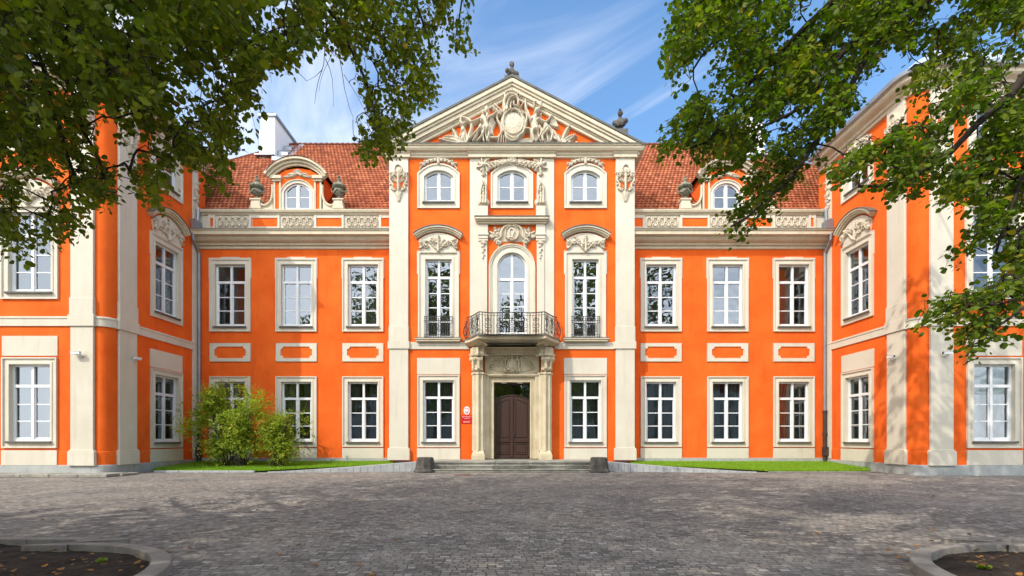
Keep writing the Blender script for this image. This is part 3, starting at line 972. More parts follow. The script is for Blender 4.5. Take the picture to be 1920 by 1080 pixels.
# ------------------------------------------------------------------ carved relief tool
class Relief:
    """height field carved from strokes, lobes and leaves; meshed as real relief standing off the wall"""
    def __init__(s, x0, x1, z0, z1, res=0.02):
        s.x0, s.z0, s.res = x0, z0, res
        s.nx, s.nz = int((x1 - x0) / res) + 1, int((z1 - z0) / res) + 1
        s.X, s.Z = np.meshgrid(x0 + np.arange(s.nx) * res, z0 + np.arange(s.nz) * res)
        s.h = np.zeros_like(s.X)
    def blob(s, x, z, rx, rz, hh, ang=0.0, p=0.5, base=0.0):
        c, sn = math.cos(ang), math.sin(ang)
        r = max(rx, rz)
        i0, i1 = max(0, int((x - r - s.x0) / s.res)), min(s.nx, int((x + r - s.x0) / s.res) + 2)
        j0, j1 = max(0, int((z - r - s.z0) / s.res)), min(s.nz, int((z + r - s.z0) / s.res) + 2)
        if i1 <= i0 or j1 <= j0: return s
        dx, dz = s.X[j0:j1, i0:i1] - x, s.Z[j0:j1, i0:i1] - z
        u, v = (dx * c + dz * sn) / rx, (-dx * sn + dz * c) / rz
        q = 1 - u * u - v * v
        s.h[j0:j1, i0:i1] = np.maximum(s.h[j0:j1, i0:i1], np.where(q > 0, base + hh * np.maximum(q, 0) ** p, 0))
        return s
    def stroke(s, pts, r0, r1, hh, h1=None, cut=False):
        h1 = hh if h1 is None else h1
        P = smooth2(pts); L = len(P)
        for i, (x, z) in enumerate(P):
            t = i / max(1, L - 1)
            r = r0 + (r1 - r0) * t; k = hh + (h1 - hh) * t
            if cut:
                d = np.hypot(s.X - x, s.Z - z); s.h = np.where((d < r) & (s.h > 0), np.maximum(s.h - k * (1 - d / r), 0.012), s.h)
            else: s.blob(x, z, max(r, s.res * .8), max(r, s.res * .8), k)
        return s
    def scroll(s, x, z, rad, a0, turns, r, hh, dirn=1):
        n = int(14 * abs(turns)) + 4
        s.stroke([(x + rad * (1 - .85 * i / n) * math.cos(a0 + dirn * turns * 2 * math.pi * i / n),
                   z + rad * (1 - .85 * i / n) * math.sin(a0 + dirn * turns * 2 * math.pi * i / n)) for i in range(n + 1)], r * .8, r * 1.2, hh)
        return s.blob(x, z, r * 1.5, r * 1.5, hh * 1.15)
    def leaf(s, x, z, ang, L, w, hh, curl=0.5, n=3):
        """acanthus leaf: curved spine with paired lobes"""
        P = [(x, z)]
        for i in range(1, 9):
            a = ang + curl * (i / 8) ** 2 * 2
            P.append((P[-1][0] + L / 8 * math.cos(a), P[-1][1] + L / 8 * math.sin(a)))
        s.stroke(P, w * .45, w * .12, hh, hh * .8)
        for i in range(1, 8):
            a = ang + curl * (i / 8) ** 2 * 2
            k = math.sin(math.pi * (i + .8) / 9.5)
            for sd in (-1, 1):
                t = a + sd * 0.95
                q = [(P[i][0], P[i][1]), (P[i][0] + w * k * math.cos(t) * .75, P[i][1] + w * k * math.sin(t) * .75)]
                s.stroke(q, w * .16, w * .10, hh * .75, hh * .55)
        return s
    def fan(s, x, z, r0, r1, a0, a1, n, hh):
        for i in range(n):
            a = a0 + (a1 - a0) * (i + .5) / n
            w = r1 * abs(a1 - a0) / n * .46
            s.stroke([(x + r0 * math.cos(a), z + r0 * math.sin(a)), (x + r1 * math.cos(a), z + r1 * math.sin(a))], w * .4, w, hh * .6, hh)
        return s
    def ring(s, x, z, rx, rz, r, hh, a0=0, a1=360):
        n = 40
        return s.stroke([(x + rx * math.cos(R(a0 + (a1 - a0) * i / n)), z + rz * math.sin(R(a0 + (a1 - a0) * i / n))) for i in range(n + 1)], r, r, hh)
    def slab(s, poly, hh):
        inside = np.zeros_like(s.h, dtype=bool); n = len(poly)
        for i in range(n):
            (x1, z1), (x2, z2) = poly[i], poly[(i + 1) % n]
            if abs(z1 - z2) < 1e-9: continue
            c = ((s.Z >= min(z1, z2)) & (s.Z < max(z1, z2)))
            inside ^= c & (s.X < (x2 - x1) * (s.Z - z1) / (z2 - z1) + x1)
        s.h = np.where(inside, np.maximum(s.h, hh), s.h); return s
    def carve_noise(s, seed, amp):
        r_ = np.random.default_rng(seed); n = r_.normal(size=s.h.shape)
        n = (n + np.roll(n, 1, 0) + np.roll(n, 1, 1) + np.roll(n, -1, 0) + np.roll(n, -1, 1)) / 5
        s.h = np.where(s.h > 0, np.maximum(s.h + n * amp, 0.008), 0); return s
    def build(s, name, m, parent, T, mirror=False, base=0.004):
        m_ = s.h > 0.004
        a = m_[:-1, :-1] | m_[1:, :-1] | m_[:-1, 1:] | m_[1:, 1:]
        use = np.zeros(s.h.shape, bool)
        for dj in (0, 1):
            for di in (0, 1):
                use[dj:dj + a.shape[0], di:di + a.shape[1]] |= a
        idx = -np.ones(s.h.shape, int); idx[use] = np.arange(use.sum())
        V = np.column_stack([s.X[use], -(s.h[use] - base), s.Z[use]])
        j, i = np.nonzero(a)
        Fq = np.column_stack([idx[j, i], idx[j, i + 1], idx[j + 1, i + 1], idx[j + 1, i]])
        Tm = np.array(T); V = V @ Tm[:3, :3].T + Tm[:3, 3]
        if T.to_3x3().determinant() < 0: Fq = Fq[:, ::-1]
        o = np_mesh(name, V, Fq, None, m)
        o.data.shade_smooth()
        if parent is not None: attach(o, parent)
        return o

def smooth2(pts, step=0.018):
    if len(pts) > 2:
        P = [Vector(p) for p in pts]; out = []
        for i in range(len(P) - 1):
            a, b_, c, d = P[max(i - 1, 0)], P[i], P[i + 1], P[min(i + 2, len(P) - 1)]
            n = max(2, int((c - b_).length / step))
            for k in range(n):
                t = k / n
                out.append(0.5 * ((2 * b_) + (c - a) * t + (2 * a - 5 * b_ + 4 * c - d) * t * t + (-a + 3 * b_ - 3 * c + d) * t ** 3))
        out.append(P[-1]); return [(p.x, p.y) for p in out]
    (x0, z0), (x1, z1) = pts
    n = max(2, int(math.hypot(x1 - x0, z1 - z0) / step))
    return [(x0 + (x1 - x0) * i / n, z0 + (z1 - z0) * i / n) for i in range(n + 1)]

# ---- pediment group: two seated figures beside a crowned cartouche
# drawn in metres from the pixel layout of the tympanum (zoom scale 6.857 px per photo px)
def tz(px, py):
    return ((820 + px / 6.857 - 960) / 41.3, CZ + (822 - 160 - py / 6.857) / 41.3)
ped = Relief(-3.5, 3.5, 14.55, 17.25, 0.018)
def st(pts, r0, r1, h0, h1=None): ped.stroke([tz(*p) for p in pts], r0, r1, h0, h1)
def bl(px, py, rx, rz, hh, a=0, base=0): x, z = tz(px, py); ped.blob(x, z, rx, rz, hh, a, 0.5, base)
# rocky ledge and drapery mass behind
ped.slab([tz(1010, 768), tz(1010, 740), tz(1050, 680), tz(1200, 660), tz(1480, 700), tz(1560, 768)], 0.06)
# cartouche: oval shield in a scrolled frame
bl(975, 500, 0.43, 0.50, 0.10, 0, 0.16)
for i in range(2): ped.ring(*tz(975, 495), 0.46 + .07 * i, 0.56 + .07 * i, 0.045 + .02 * (1 - i), 0.30 - .06 * i)
st([(860, 360), (780, 390), (770, 450), (820, 540), (830, 620)], .07, .06, .26)
st([(1090, 360), (1150, 420), (1120, 560), (1090, 640), (980, 700), (880, 640)], .06, .07, .28)
ped.scroll(*tz(815, 385), .13, 0, 1.2, .035, .30); ped.scroll(*tz(1080, 385), .13, 3.1, 1.2, .035, .30, -1)
st([(840, 600), (800, 660), (760, 690), (670, 690), (650, 730)], .07, .08, .24)
st([(880, 650), (900, 700), (960, 740), (1020, 720), (1060, 660)], .08, .05, .30)
for k in range(5): st([(800 + k * 28, 660), (790 + k * 30, 700), (780 + k * 36, 760)], .035, .03, .26 - .02 * k)
# crest: curling plume / leaf crown
st([(880, 350), (860, 280), (870, 200), (930, 150), (1000, 160), (1040, 220), (1030, 290), (980, 290), (985, 240)], .10, .05, .34)
st([(900, 350), (900, 280), (930, 210), (980, 190)], .07, .05, .38)
st([(870, 170), (880, 120), (960, 100), (1040, 130), (1070, 160)], .06, .05, .30)
bl(965, 95, .05, .07, .34); bl(900, 135, .07, .07, .3); bl(1030, 140, .07, .06, .3)
st([(950, 350), (940, 300), (960, 260)], .06, .04, .40)
# crossed trumpets / arrows behind
st([(720, 290), (800, 370)], .05, .03, .20); st([(740, 250), (840, 340)], .06, .03, .18)
st([(1110, 230), (1040, 330)], .05, .03, .2)
ped.fan(*tz(800, 345), .05, .33, R(120), R(165), 4, .16)
# left figure
bl(640, 345, .115, .155, .36, .1); bl(635, 315, .12, .12, .30); bl(590, 350, .08, .14, .24)
st([(645, 390), (640, 430)], .07, .08, .30)
st([(590, 440), (620, 500), (640, 560)], .17, .15, .34)             # torso
bl(575, 480, .10, .10, .38); bl(640, 485, .09, .09, .38)
st([(560, 450), (500, 480), (430, 500), (385, 470)], .075, .055, .32) # outstretched arm
st([(660, 450), (710, 420), (760, 385)], .085, .06, .34)
for k in range(6): st([(700 + k * 9, 430 + k * 12), (670 + k * 8, 520 + k * 10), (660 + k * 12, 640)], .035, .028, .28 - .02 * k)
for P_, r0_, r1_, h_ in (([(600, 560), (592, 640), (560, 700), (515, 752)], .085, .06, .36), ([(560, 550), (525, 610), (450, 690), (405, 738)], .085, .05, .38), ([(650, 560), (662, 650), (640, 745)], .08, .06, .32),
        ([(575, 620), (590, 690), (600, 750)], .05, .06, .33), ([(520, 600), (505, 670), (460, 748)], .05, .05, .34), ([(625, 600), (630, 690), (660, 752)], .04, .055, .30)):
    st(P_, r0_, r1_, h_)
for k in range(4): st([(540 - k * 18, 590 + k * 28), (480 - k * 14, 660 + k * 18), (420 - k * 4, 720 + k * 6)], .04, .05, .30)
# drapery loop and mask on the far left
st([(300, 480), (310, 440), (360, 440), (430, 480), (440, 560), (410, 650), (390, 730)], .075, .09, .26)
st([(300, 490), (330, 520), (360, 500)], .09, .07, .28)
st([(330, 560), (345, 620), (330, 690)], .11, .13, .24); bl(330, 590, .12, .15, .3)
for k in range(4): st([(300 + k * 25, 640), (290 + k * 30, 700), (330 + k * 25, 760)], .05, .05, .22)
for (x, z, a, L, cu) in ((290, 740, 155, .95, .35), (280, 700, 150, .8, .55), (260, 690, 112, .55, .1), (320, 760, 170, 1.1, -.1), (300, 750, 135, .6, .5)):
    ped.leaf(*tz(x, z), R(a), L, .17, .2, cu)
# right figure
bl(1270, 355, .115, .155, .36, -.1); bl(1290, 330, .13, .13, .30); st([(1250, 290), (1240, 240), (1270, 235)], .04, .05, .28)
st([(1320, 300), (1335, 240), (1330, 205)], .06, .035, .3); bl(1330, 390, .06, .09, .24); bl(1345, 300, .05, .05, .28)
st([(1265, 400), (1260, 440)], .07, .09, .30)
st([(1240, 450), (1250, 520), (1260, 570)], .20, .17, .34)
bl(1210, 470, .12, .11, .38); bl(1300, 470, .11, .10, .38)
st([(1190, 450), (1170, 390), (1140, 320), (1130, 230)], .08, .05, .32); bl(1130, 215, .06, .08, .32); bl(1140, 260, .08, .06, .3)
st([(1320, 470), (1390, 500), (1440, 450), (1470, 410)], .08, .05, .32)
ped.slab([tz(1440, 520), tz(1490, 420), tz(1520, 430), tz(1550, 545)], .16); st([(1440, 520), (1490, 425), (1555, 545)], .03, .03, .22)
ped.slab([tz(1200, 560), tz(1430, 540), tz(1540, 690), tz(1500, 768), tz(1220, 768)], .15)
for P_, r0_, r1_, h_ in (([(1265, 570), (1215, 640), (1245, 748)], .10, .06, .38), ([(1310, 560), (1335, 640), (1275, 750)], .075, .05, .36), ([(1385, 545), (1410, 610), (1345, 690), (1360, 755)], .10, .06, .40),
        ([(1425, 560), (1475, 640), (1455, 745)], .08, .06, .34), ([(1450, 590), (1525, 670), (1560, 748)], .07, .05, .28), ([(1290, 620), (1300, 690), (1325, 752)], .04, .05, .32), ([(1400, 660), (1420, 752)], .05, .05, .33)):
    st(P_, r0_, r1_, h_)
for k in range(4): st([(1400 + k * 20, 540 + k * 10), (1450 + k * 22, 620), (1500 + k * 14, 720)], .055, .05, .30 - .03 * k)
st([(1130, 580), (1190, 590), (1210, 650), (1230, 740)], .07, .06, .3); st([(1120, 590), (1110, 560)], .05, .04, .28)
for (x, z, a, L, cu) in ((1600, 720, 68, .85, -.1), (1610, 735, 45, .75, -.5), (1620, 745, 25, .7, .3), (1570, 740, 95, .4, .2)):
    ped.leaf(*tz(x, z), R(a), L, .18, .22, cu)
for x, z, r in ((1560, 735, .12), (1600, 760, .1), (1640, 750, .1), (1700, 740, .11), (1790, 750, .11), (1740, 765, .07)): bl(x, z, r, r * .8, .22)
# knot on the shield
for a in (90, 210, 330, 150, 30): 
    x, z = tz(960, 455); ped.stroke([(x, z), (x + .09 * math.cos(R(a)), z + .11 * math.sin(R(a)))], .022, .012, .29)
for (x, z, rx, rz, a) in ((1275, 590, .13, .17, .25), (1395, 575, .13, .19, -.5), (560, 580, .13, .17, .3), (645, 590, .11, .16, -.2)):
    bl(x, z, rx, rz, .42, a)
ped.h *= 1.2
ped.carve_noise(3, .008)
ped.build('pediment_relief', 'relief', palace, F(RY))

# ---- ringed balustrade reliefs of the parapet
def baluster_panel(w):
    r = Relief(-w / 2, w / 2, -.27, .27, .014)
    n = 5; st_ = (w - .12) / n
    for i in range(n):
        x = -w / 2 + .06 + st_ * (i + .5)
        r.ring(x, 0, st_ * .36, .21, .030, .085); r.ring(x, -.02, st_ * .10, .12, .022, .06)
        r.blob(x, .17, .05, .05, .11); r.blob(x, -.19, .06, .05, .10)
        if i: r.blob(x - st_ / 2, 0, .045, .05, .12); r.stroke([(x - st_ / 2, -.25), (x - st_ / 2, -.1)], .02, .03, .07); r.stroke([(x - st_ / 2, .25), (x - st_ / 2, .1)], .02, .03, .07)
    return r.carve_noise(2, .003)
for sx in (-1, 1):
    for p0, p1 in ((403, 467), (524, 589), (645, 711)):
        xc = sx * ((p0 + p1) / 2 - 960) / 40.17; w = (p1 - p0) / 40.17
        baluster_panel(w).build('balustrade_relief', 'relief', palace, F(MY - .002, xc, 11.49))

# ---- capital ornaments on the tall pilasters
def capital_relief():
    r = Relief(-.5, .5, -1.05, 0.75, 0.014)
    r.blob(0, .46, .17, .20, .12); r.ring(0, .46, .16, .22, .035, .16, -30, 210)
    r.scroll(-.28, .22, .13, 1.2, 1.1, .035, .15); r.scroll(.28, .22, .13, 1.9, 1.1, .035, .15, -1)
    r.stroke([(-.42, .34), (-.25, .30), (-.05, .20), (0, .1)], .045, .04, .13); r.stroke([(.42, .34), (.25, .30), (.05, .20), (0, .1)], .045, .04, .13)
    for sd in (-1, 1):
        r.stroke([(sd * .36, .2), (sd * .38, 0), (sd * .26, -.2), (sd * .3, -.36), (sd * .16, -.46)], .05, .045, .12)
        r.scroll(sd * .22, -.38, .09, 0, 1, .028, .12, sd)
        for k in range(3): r.blob(sd * .36, .1 - .14 * k, .055, .055, .12)
    r.leaf(0, .2, R(-90), .8, .16, .15, 0)
    r.stroke([(0, .25), (0, -.45)], .055, .05, .17)
    for k in range(4): r.ring(0, -.55 - .09 * k, .13 - .025 * k, .1, .03, .10 - .01 * k, 180, 360)
    r.blob(0, -.62, .14, .22, .10); r.blob(0, -.9, .05, .07, .07)
    for sd in (-1, 1): r.fan(0, -.1, .05, .3, R(90 + sd * 35), R(90 + sd * 75), 3, .12)
    return r.carve_noise(8, .004)
cap = capital_relief()
pan = []
for sx in (-1, 1):
    cap.build('capital_ornament', 'relief', palace, F(RY - .10, sx * 5.15, 13.05))
    q = MB(F(RY)); q.box(sx * 5.15 - .24, sx * 5.15 + .24, -.104, -.05, 12.72, 13.2)
    q.build('capital_ground', 'orange', palace)
for mir in (False, True):
    cap.build('capital_ornament', 'relief', palace, F(WY - .09, -15.6, 13.05, mirror=mir))
    cap.build('capital_ornament', 'relief', palace, F(WY - .09, -19.5, 13.05, mirror=mir))
    cap.build('capital_ornament', 'relief', palace, F(18.77, -WX + .09, 13.05, LW, mirror=mir))
    for (y, x, rr) in ((WY, -15.6, 0), (18.77, -WX, LW)):
        q = MB(F(y, x, 0, rr, mirror=mir)); q.box(-.24, .24, -.094, -.05, 12.72, 13.2); q.build('capital_ground', 'orange', palace)
    nar = Relief(-.2, .2, -1.0, .7, .014)
    for k in range(5): nar.scroll((-1) ** k * .05, .5 - .3 * k, .12, k, 1.1, .03, .12, (-1) ** k); nar.leaf(0, .45 - .3 * k, R(-90 + 25 * (-1) ** k), .3, .12, .1, .3)
    nar.build('capital_ornament', 'relief', palace, F(22.8, -WX + .06, 12.75, LW, mirror=mir))

# ---- hoods with carved panels over the tall windows
def rocaille(r, w, z0, z1, seed, dens=1.0):
    q = np.random.default_rng(seed); zc = (z0 + z1) / 2; hh = z1 - z0
    r.leaf(0, z0 + .03, R(90), hh * .85, .16, .12, 0)
    for sd in (-1, 1):
        for k in range(4):
            x = sd * (.12 + k * w * .11); z = z0 + hh * (.25 + .3 * q.random())
            r.scroll(x, z, .10 + .05 * q.random(), q.random() * 6, 1.1, .028, .11, sd)
            r.leaf(x, z, R(90 - sd * (20 + 50 * q.random())), .26 + .1 * q.random(), .11, .10, -sd * .5)
        r.stroke([(sd * .1, z0 + .1), (sd * w * .25, z0 + hh * .55), (sd * w * .38, z0 + hh * .2), (sd * w * .46, z0 + hh * .15)], .04, .03, .11)
    return r
def hood(T, name_parent, w, z0, z1, rise, seed, out=0.30):
    """segmental hood mould: z0 springing, carved frieze underneath"""
    b = MB(T)
    h2 = w / 2
    P = arc_pts(w, z0, rise, 16)[::-1]
    fl = z0 - .62
    Q = arc_pts(w * .90, z0 - .04, rise * .92, 16)
    poly = [(-w * .40, fl), (w * .40, fl), (w * .45, z0 - .1)] + Q + [(-w * .45, z0 - .1)]
    b.prism(poly, -.09, 0)
    o = b.build('frieze', 'cream', palace)
    b = MB(T)
    for k, (off0, off1, o_) in enumerate(((0, .06, out * .55), (.06, .13, out * .8), (.13, .20, out))):
        n = len(P); pts = []
        for i, (x, z) in enumerate(P):
            a = P[max(i - 1, 0)]; c = P[min(i + 1, n - 1)]
            d = Vector((c[0] - a[0], c[1] - a[1])).normalized(); nrm = Vector((-d.y, d.x))
            pts.append((Vector((x, z)), nrm))
        for i in range(n - 1):
            (p, n0), (q_, n1) = pts[i], pts[i + 1]
            a, b2 = p + n0 * off0, p + n0 * off1
            c, d = q_ + n1 * off1, q_ + n1 * off0
            b.prism([tuple(a), tuple(d), tuple(c), tuple(b2)], -o_, 0)
    hd = b.build('hood_mould', 'cornice', palace)
    b = MB(T); n = len(P)
    for i in range(n - 1):
        (p, n0), (q_, n1) = pts[i], pts[i + 1]
        b.prism([tuple(p + n0 * .201), tuple(q_ + n1 * .201), tuple(q_ + n1 * .235), tuple(p + n0 * .235)], -out - .03, 0)
    b.build('hood_flashing', 'lead', palace)
    r = Relief(-w * .45, w * .45, fl, z0 + rise, .014)
    rocaille(r, w, fl + .05, z0 + rise * .8, seed)
    r.carve_noise(seed, .004)
    r.build('carved_panel', 'relief', palace, T @ Matrix.Translation((0, -.088, 0)))
for i, x in enumerate((-3.35, 3.35)):
    hood(F(RY, x), None, 1.98, 10.42, .34, .34, 21 + i)
for mir in (False, True):
    hood(F(WIN_Y, -WX, 0, LW, mirror=mir), None, 1.98, 10.38, .46, .46, 31)
    hood(F(WY, -17.55, 0, 0, mirror=mir), None, 2.1, 10.38, .46, .46, 33)

# ---- ornament over the small top windows
def crest(T, w=1.5, rich=False):
    r = Relief(-w / 2 - .2, w / 2 + .2, -.35, .45, .014)
    for sd in (-1, 1):
        for k in range(4):
            x = sd * (.1 + k * w * .115); z = .12 - .035 * k * k * .6
            r.leaf(x, z, R(90 - sd * 60), .24, .10, .10, -sd * .3)
            r.scroll(x + sd * .06, z, .07, 1, 1, .024, .11, sd)
        r.stroke([(0, .2), (sd * w * .25, .14), (sd * w * .5, -.14), (sd * w * .56, -.28)], .035, .03, .10)
    r.leaf(0, 0, R(90), .3, .16, .13, 0)
    r.build('window_crest', 'relief', palace, T)
for x in (-3.35, 3.35): crest(F(RY - .03, x, 13.88))
for mir in (False, True):
    crest(F(WY - .03, -17.55, 13.78, mirror=mir)); crest(F(WIN_Y, -WX + .03, 13.78, LW, mirror=mir))

# ---- rich centre bay
ctr = Relief(-1.9, 1.9, 11.8, 14.12, .016)
for sd in (-1, 1):
    x = sd * 1.30
    # scroll consoles standing on the ledge
    for k in (-1, 0, 1): ctr.stroke([(x + k * .12, 12.0), (x + k * .12, 12.22), (x + k * .08, 12.35)], .065, .05, .26, .18)
    ctr.blob(x, 12.08, .27, .22, .16)
    ctr.stroke([(x - .13, 12.3), (x - .12, 12.6), (x - .05, 12.85), (x + .02, 13.02)], .05, .045, .15)
    ctr.stroke([(x + .13, 12.3), (x + .12, 12.6), (x + .1, 12.85), (x - .02, 13.05)], .05, .045, .15)
    ctr.leaf(x, 12.35, R(90), .65, .15, .15, 0)
    for k in range(4): ctr.blob(x + .03 * (-1) ** k, 12.45 + .13 * k, .06, .05, .18)
    ctr.scroll(x, 13.35, .1, 0, 1.2, .03, .12); ctr.leaf(x, 13.6, R(-95), .35, .12, .12, .2)
    # foliage heads
    for a, L in ((20, .3), (70, .42), (120, .42), (165, .3), (210, .35), (-40, .35), (260, .3)):
        ctr.leaf(x - sd * .02, 13.75, R(a), L, .14, .15, .4 * sd)
    ctr.blob(x, 13.75, .12, .12, .22)
    for k in range(6):
        t = k / 5
        ctr.leaf(sd * (1.05 - t * .85), 13.72 + .2 * t, R(90 - sd * 50), .30, .12, .13, -.5 * sd)
        ctr.scroll(sd * (.98 - t * .85), 13.66 + .24 * t, .08, k, 1, .026, .13, sd)
    ctr.stroke([(sd * 1.3, 13.8), (sd * .9, 13.88), (sd * .5, 13.9), (0, 14.0)], .04, .05, .12)
ctr.fan(0, 13.85, .04, .25, R(20), R(160), 7, .16)
ctr.carve_noise(5, .005).build('floral_relief', 'relief', palace, F(RY - .055))
med = Relief(-1.7, 1.7, 9.1, 11.2, .015)
med.blob(0, 10.66, .28, .30, .05, 0, .3, .12); med.ring(0, 10.66, .30, .32, .035, .24)
med.stroke([(-.05, 10.85), (.06, 10.82), (.1, 10.7), (.05, 10.62), (.06, 10.55)], .08, .05, .24); med.stroke([(-.08, 10.86), (-.12, 10.7), (-.1, 10.5)], .06, .07, .22); med.stroke([(-.12, 10.46), (.05, 10.47)], .06, .05, .22)
med.slab([(-.62, 10.12), (-.5, 10.3), (.5, 10.3), (.62, 10.12), (.78, 10.3), (.86, 10.62), (.72, 10.86), (.42, 11.0), (-.42, 11.0), (-.72, 10.86), (-.86, 10.62), (-.78, 10.3)], .035)
for sd in (-1, 1):
    med.stroke([(sd * .1, 11.05), (sd * .34, 10.98), (sd * .48, 10.75), (sd * .52, 10.5), (sd * .72, 10.38)], .07, .06, .16)
    med.scroll(sd * .66, 10.62, .17, R(90), 1.3, .045, .18, -sd); med.scroll(sd * .62, 10.28, .13, 0, 1.2, .04, .16, sd)
    for a, L in ((100, .35), (60, .4), (10, .45), (-35, .4), (-80, .35)): med.leaf(sd * .66, 10.62, R(90 - sd * (90 - a)) , L, .13, .13, .3 * sd)
    med.leaf(sd * .55, 10.3, R(-90 + sd * 12), .34, .12, .12, 0)
    med.slab([(sd * .85, 10.50), (sd * 1.1, 10.50), (sd * 1.1, 10.62), (sd * .85, 10.62)], .10)
    # flower drops below the capitals
    for k in range(6): med.blob(sd * 1.30 + .03 * (-1) ** k, 10.2 - .13 * k, .11 - .012 * k, .08, .20 - .01 * k)
    med.leaf(sd * 1.30, 10.3, R(-90), .9, .12, .17, 0); med.blob(sd * 1.3, 10.24, .17, .08, .2)
med.fan(0, 10.95, .03, .20, R(20), R(160), 7, .18)
med.carve_noise(6, .005).build('medallion_relief', 'relief', palace, F(RY))
b = MB(F(RY))
for z0, z1, o, e in ((11.08, 11.16, .22, -.10), (11.16, 11.22, .30, -.03), (11.22, 11.33, .36, 0.0)):
    b.box(-1.66 - e, 1.66 + e, -o, 0, z0, z1)
b.build('ledge', 'cornice', palace, bevel=0.015)
b = MB(F(RY)); b.box(-1.69, 1.69, -.39, 0, 11.332, 11.36); b.build('ledge_flashing', 'lead', palace)
# extra archivolt round the balcony door
b = MB(F(RY, 0, 6.08)); b.sweep(opening(2.0, 4.08, 1.0), [(0.0, 0.07), (0.0, 0.10), (0.06, 0.10), (0.06, 0.0)], closed=True, flip=True)
b.build('archivolt', 'cornice', palace)

# ---- French window ledges and railings
for x in (-3.35, 3.35):
    b = MB(F(RY, x)); b.box(-1.0, 1.0, -.22, 0, 5.745, 5.83); b.box(-1.04, 1.04, -.26, 0, 5.83, 5.895)
    o = b.build('window_ledge', 'cornice', palace, bevel=.01)
    b = MB(F(RY, x)); b.box(-1.05, 1.05, -.27, 0, 5.897, 5.915); attach(b.build('ledge_flashing', 'lead'), palace)
def curl(b, x, y, z, rad, a0, turns, d, th=.011, n=16, ax=(1, 0)):
    b.tube([(x + ax[0] * rad * (1 - .8 * i / n) * math.cos(a0 + d * turns * 2 * math.pi * i / n), y + ax[1] * rad * (1 - .8 * i / n) * math.cos(a0 + d * turns * 2 * math.pi * i / n),
             z + rad * (1 - .8 * i / n) * math.sin(a0 + d * turns * 2 * math.pi * i / n)) for i in range(n + 1)], th, 4)
for x in (-3.35, 3.35):
    b = MB(F(RY, x)); y = -.10
    for z in (5.96, 6.06, 6.70, 6.90): b.box(-.66, .66, y - .012, y + .012, z - .012, z + .012)
    for k in range(-6, 7): b.box(k * .105 - .010, k * .105 + .010, y - .01, y + .01, 5.93, 6.90)
    for k in range(-5, 6): curl(b, k * .11, y, 6.80, .05, 0, 1, 1 if k % 2 else -1, .009)
    for k in (-2, 0, 2): 
        curl(b, k * .22, y, 6.45, .09, 1.6, 1.2, 1); curl(b, k * .22, y, 6.28, .09, -1.6, 1.2, 1)
    b.build('window_railing', 'iron', palace)

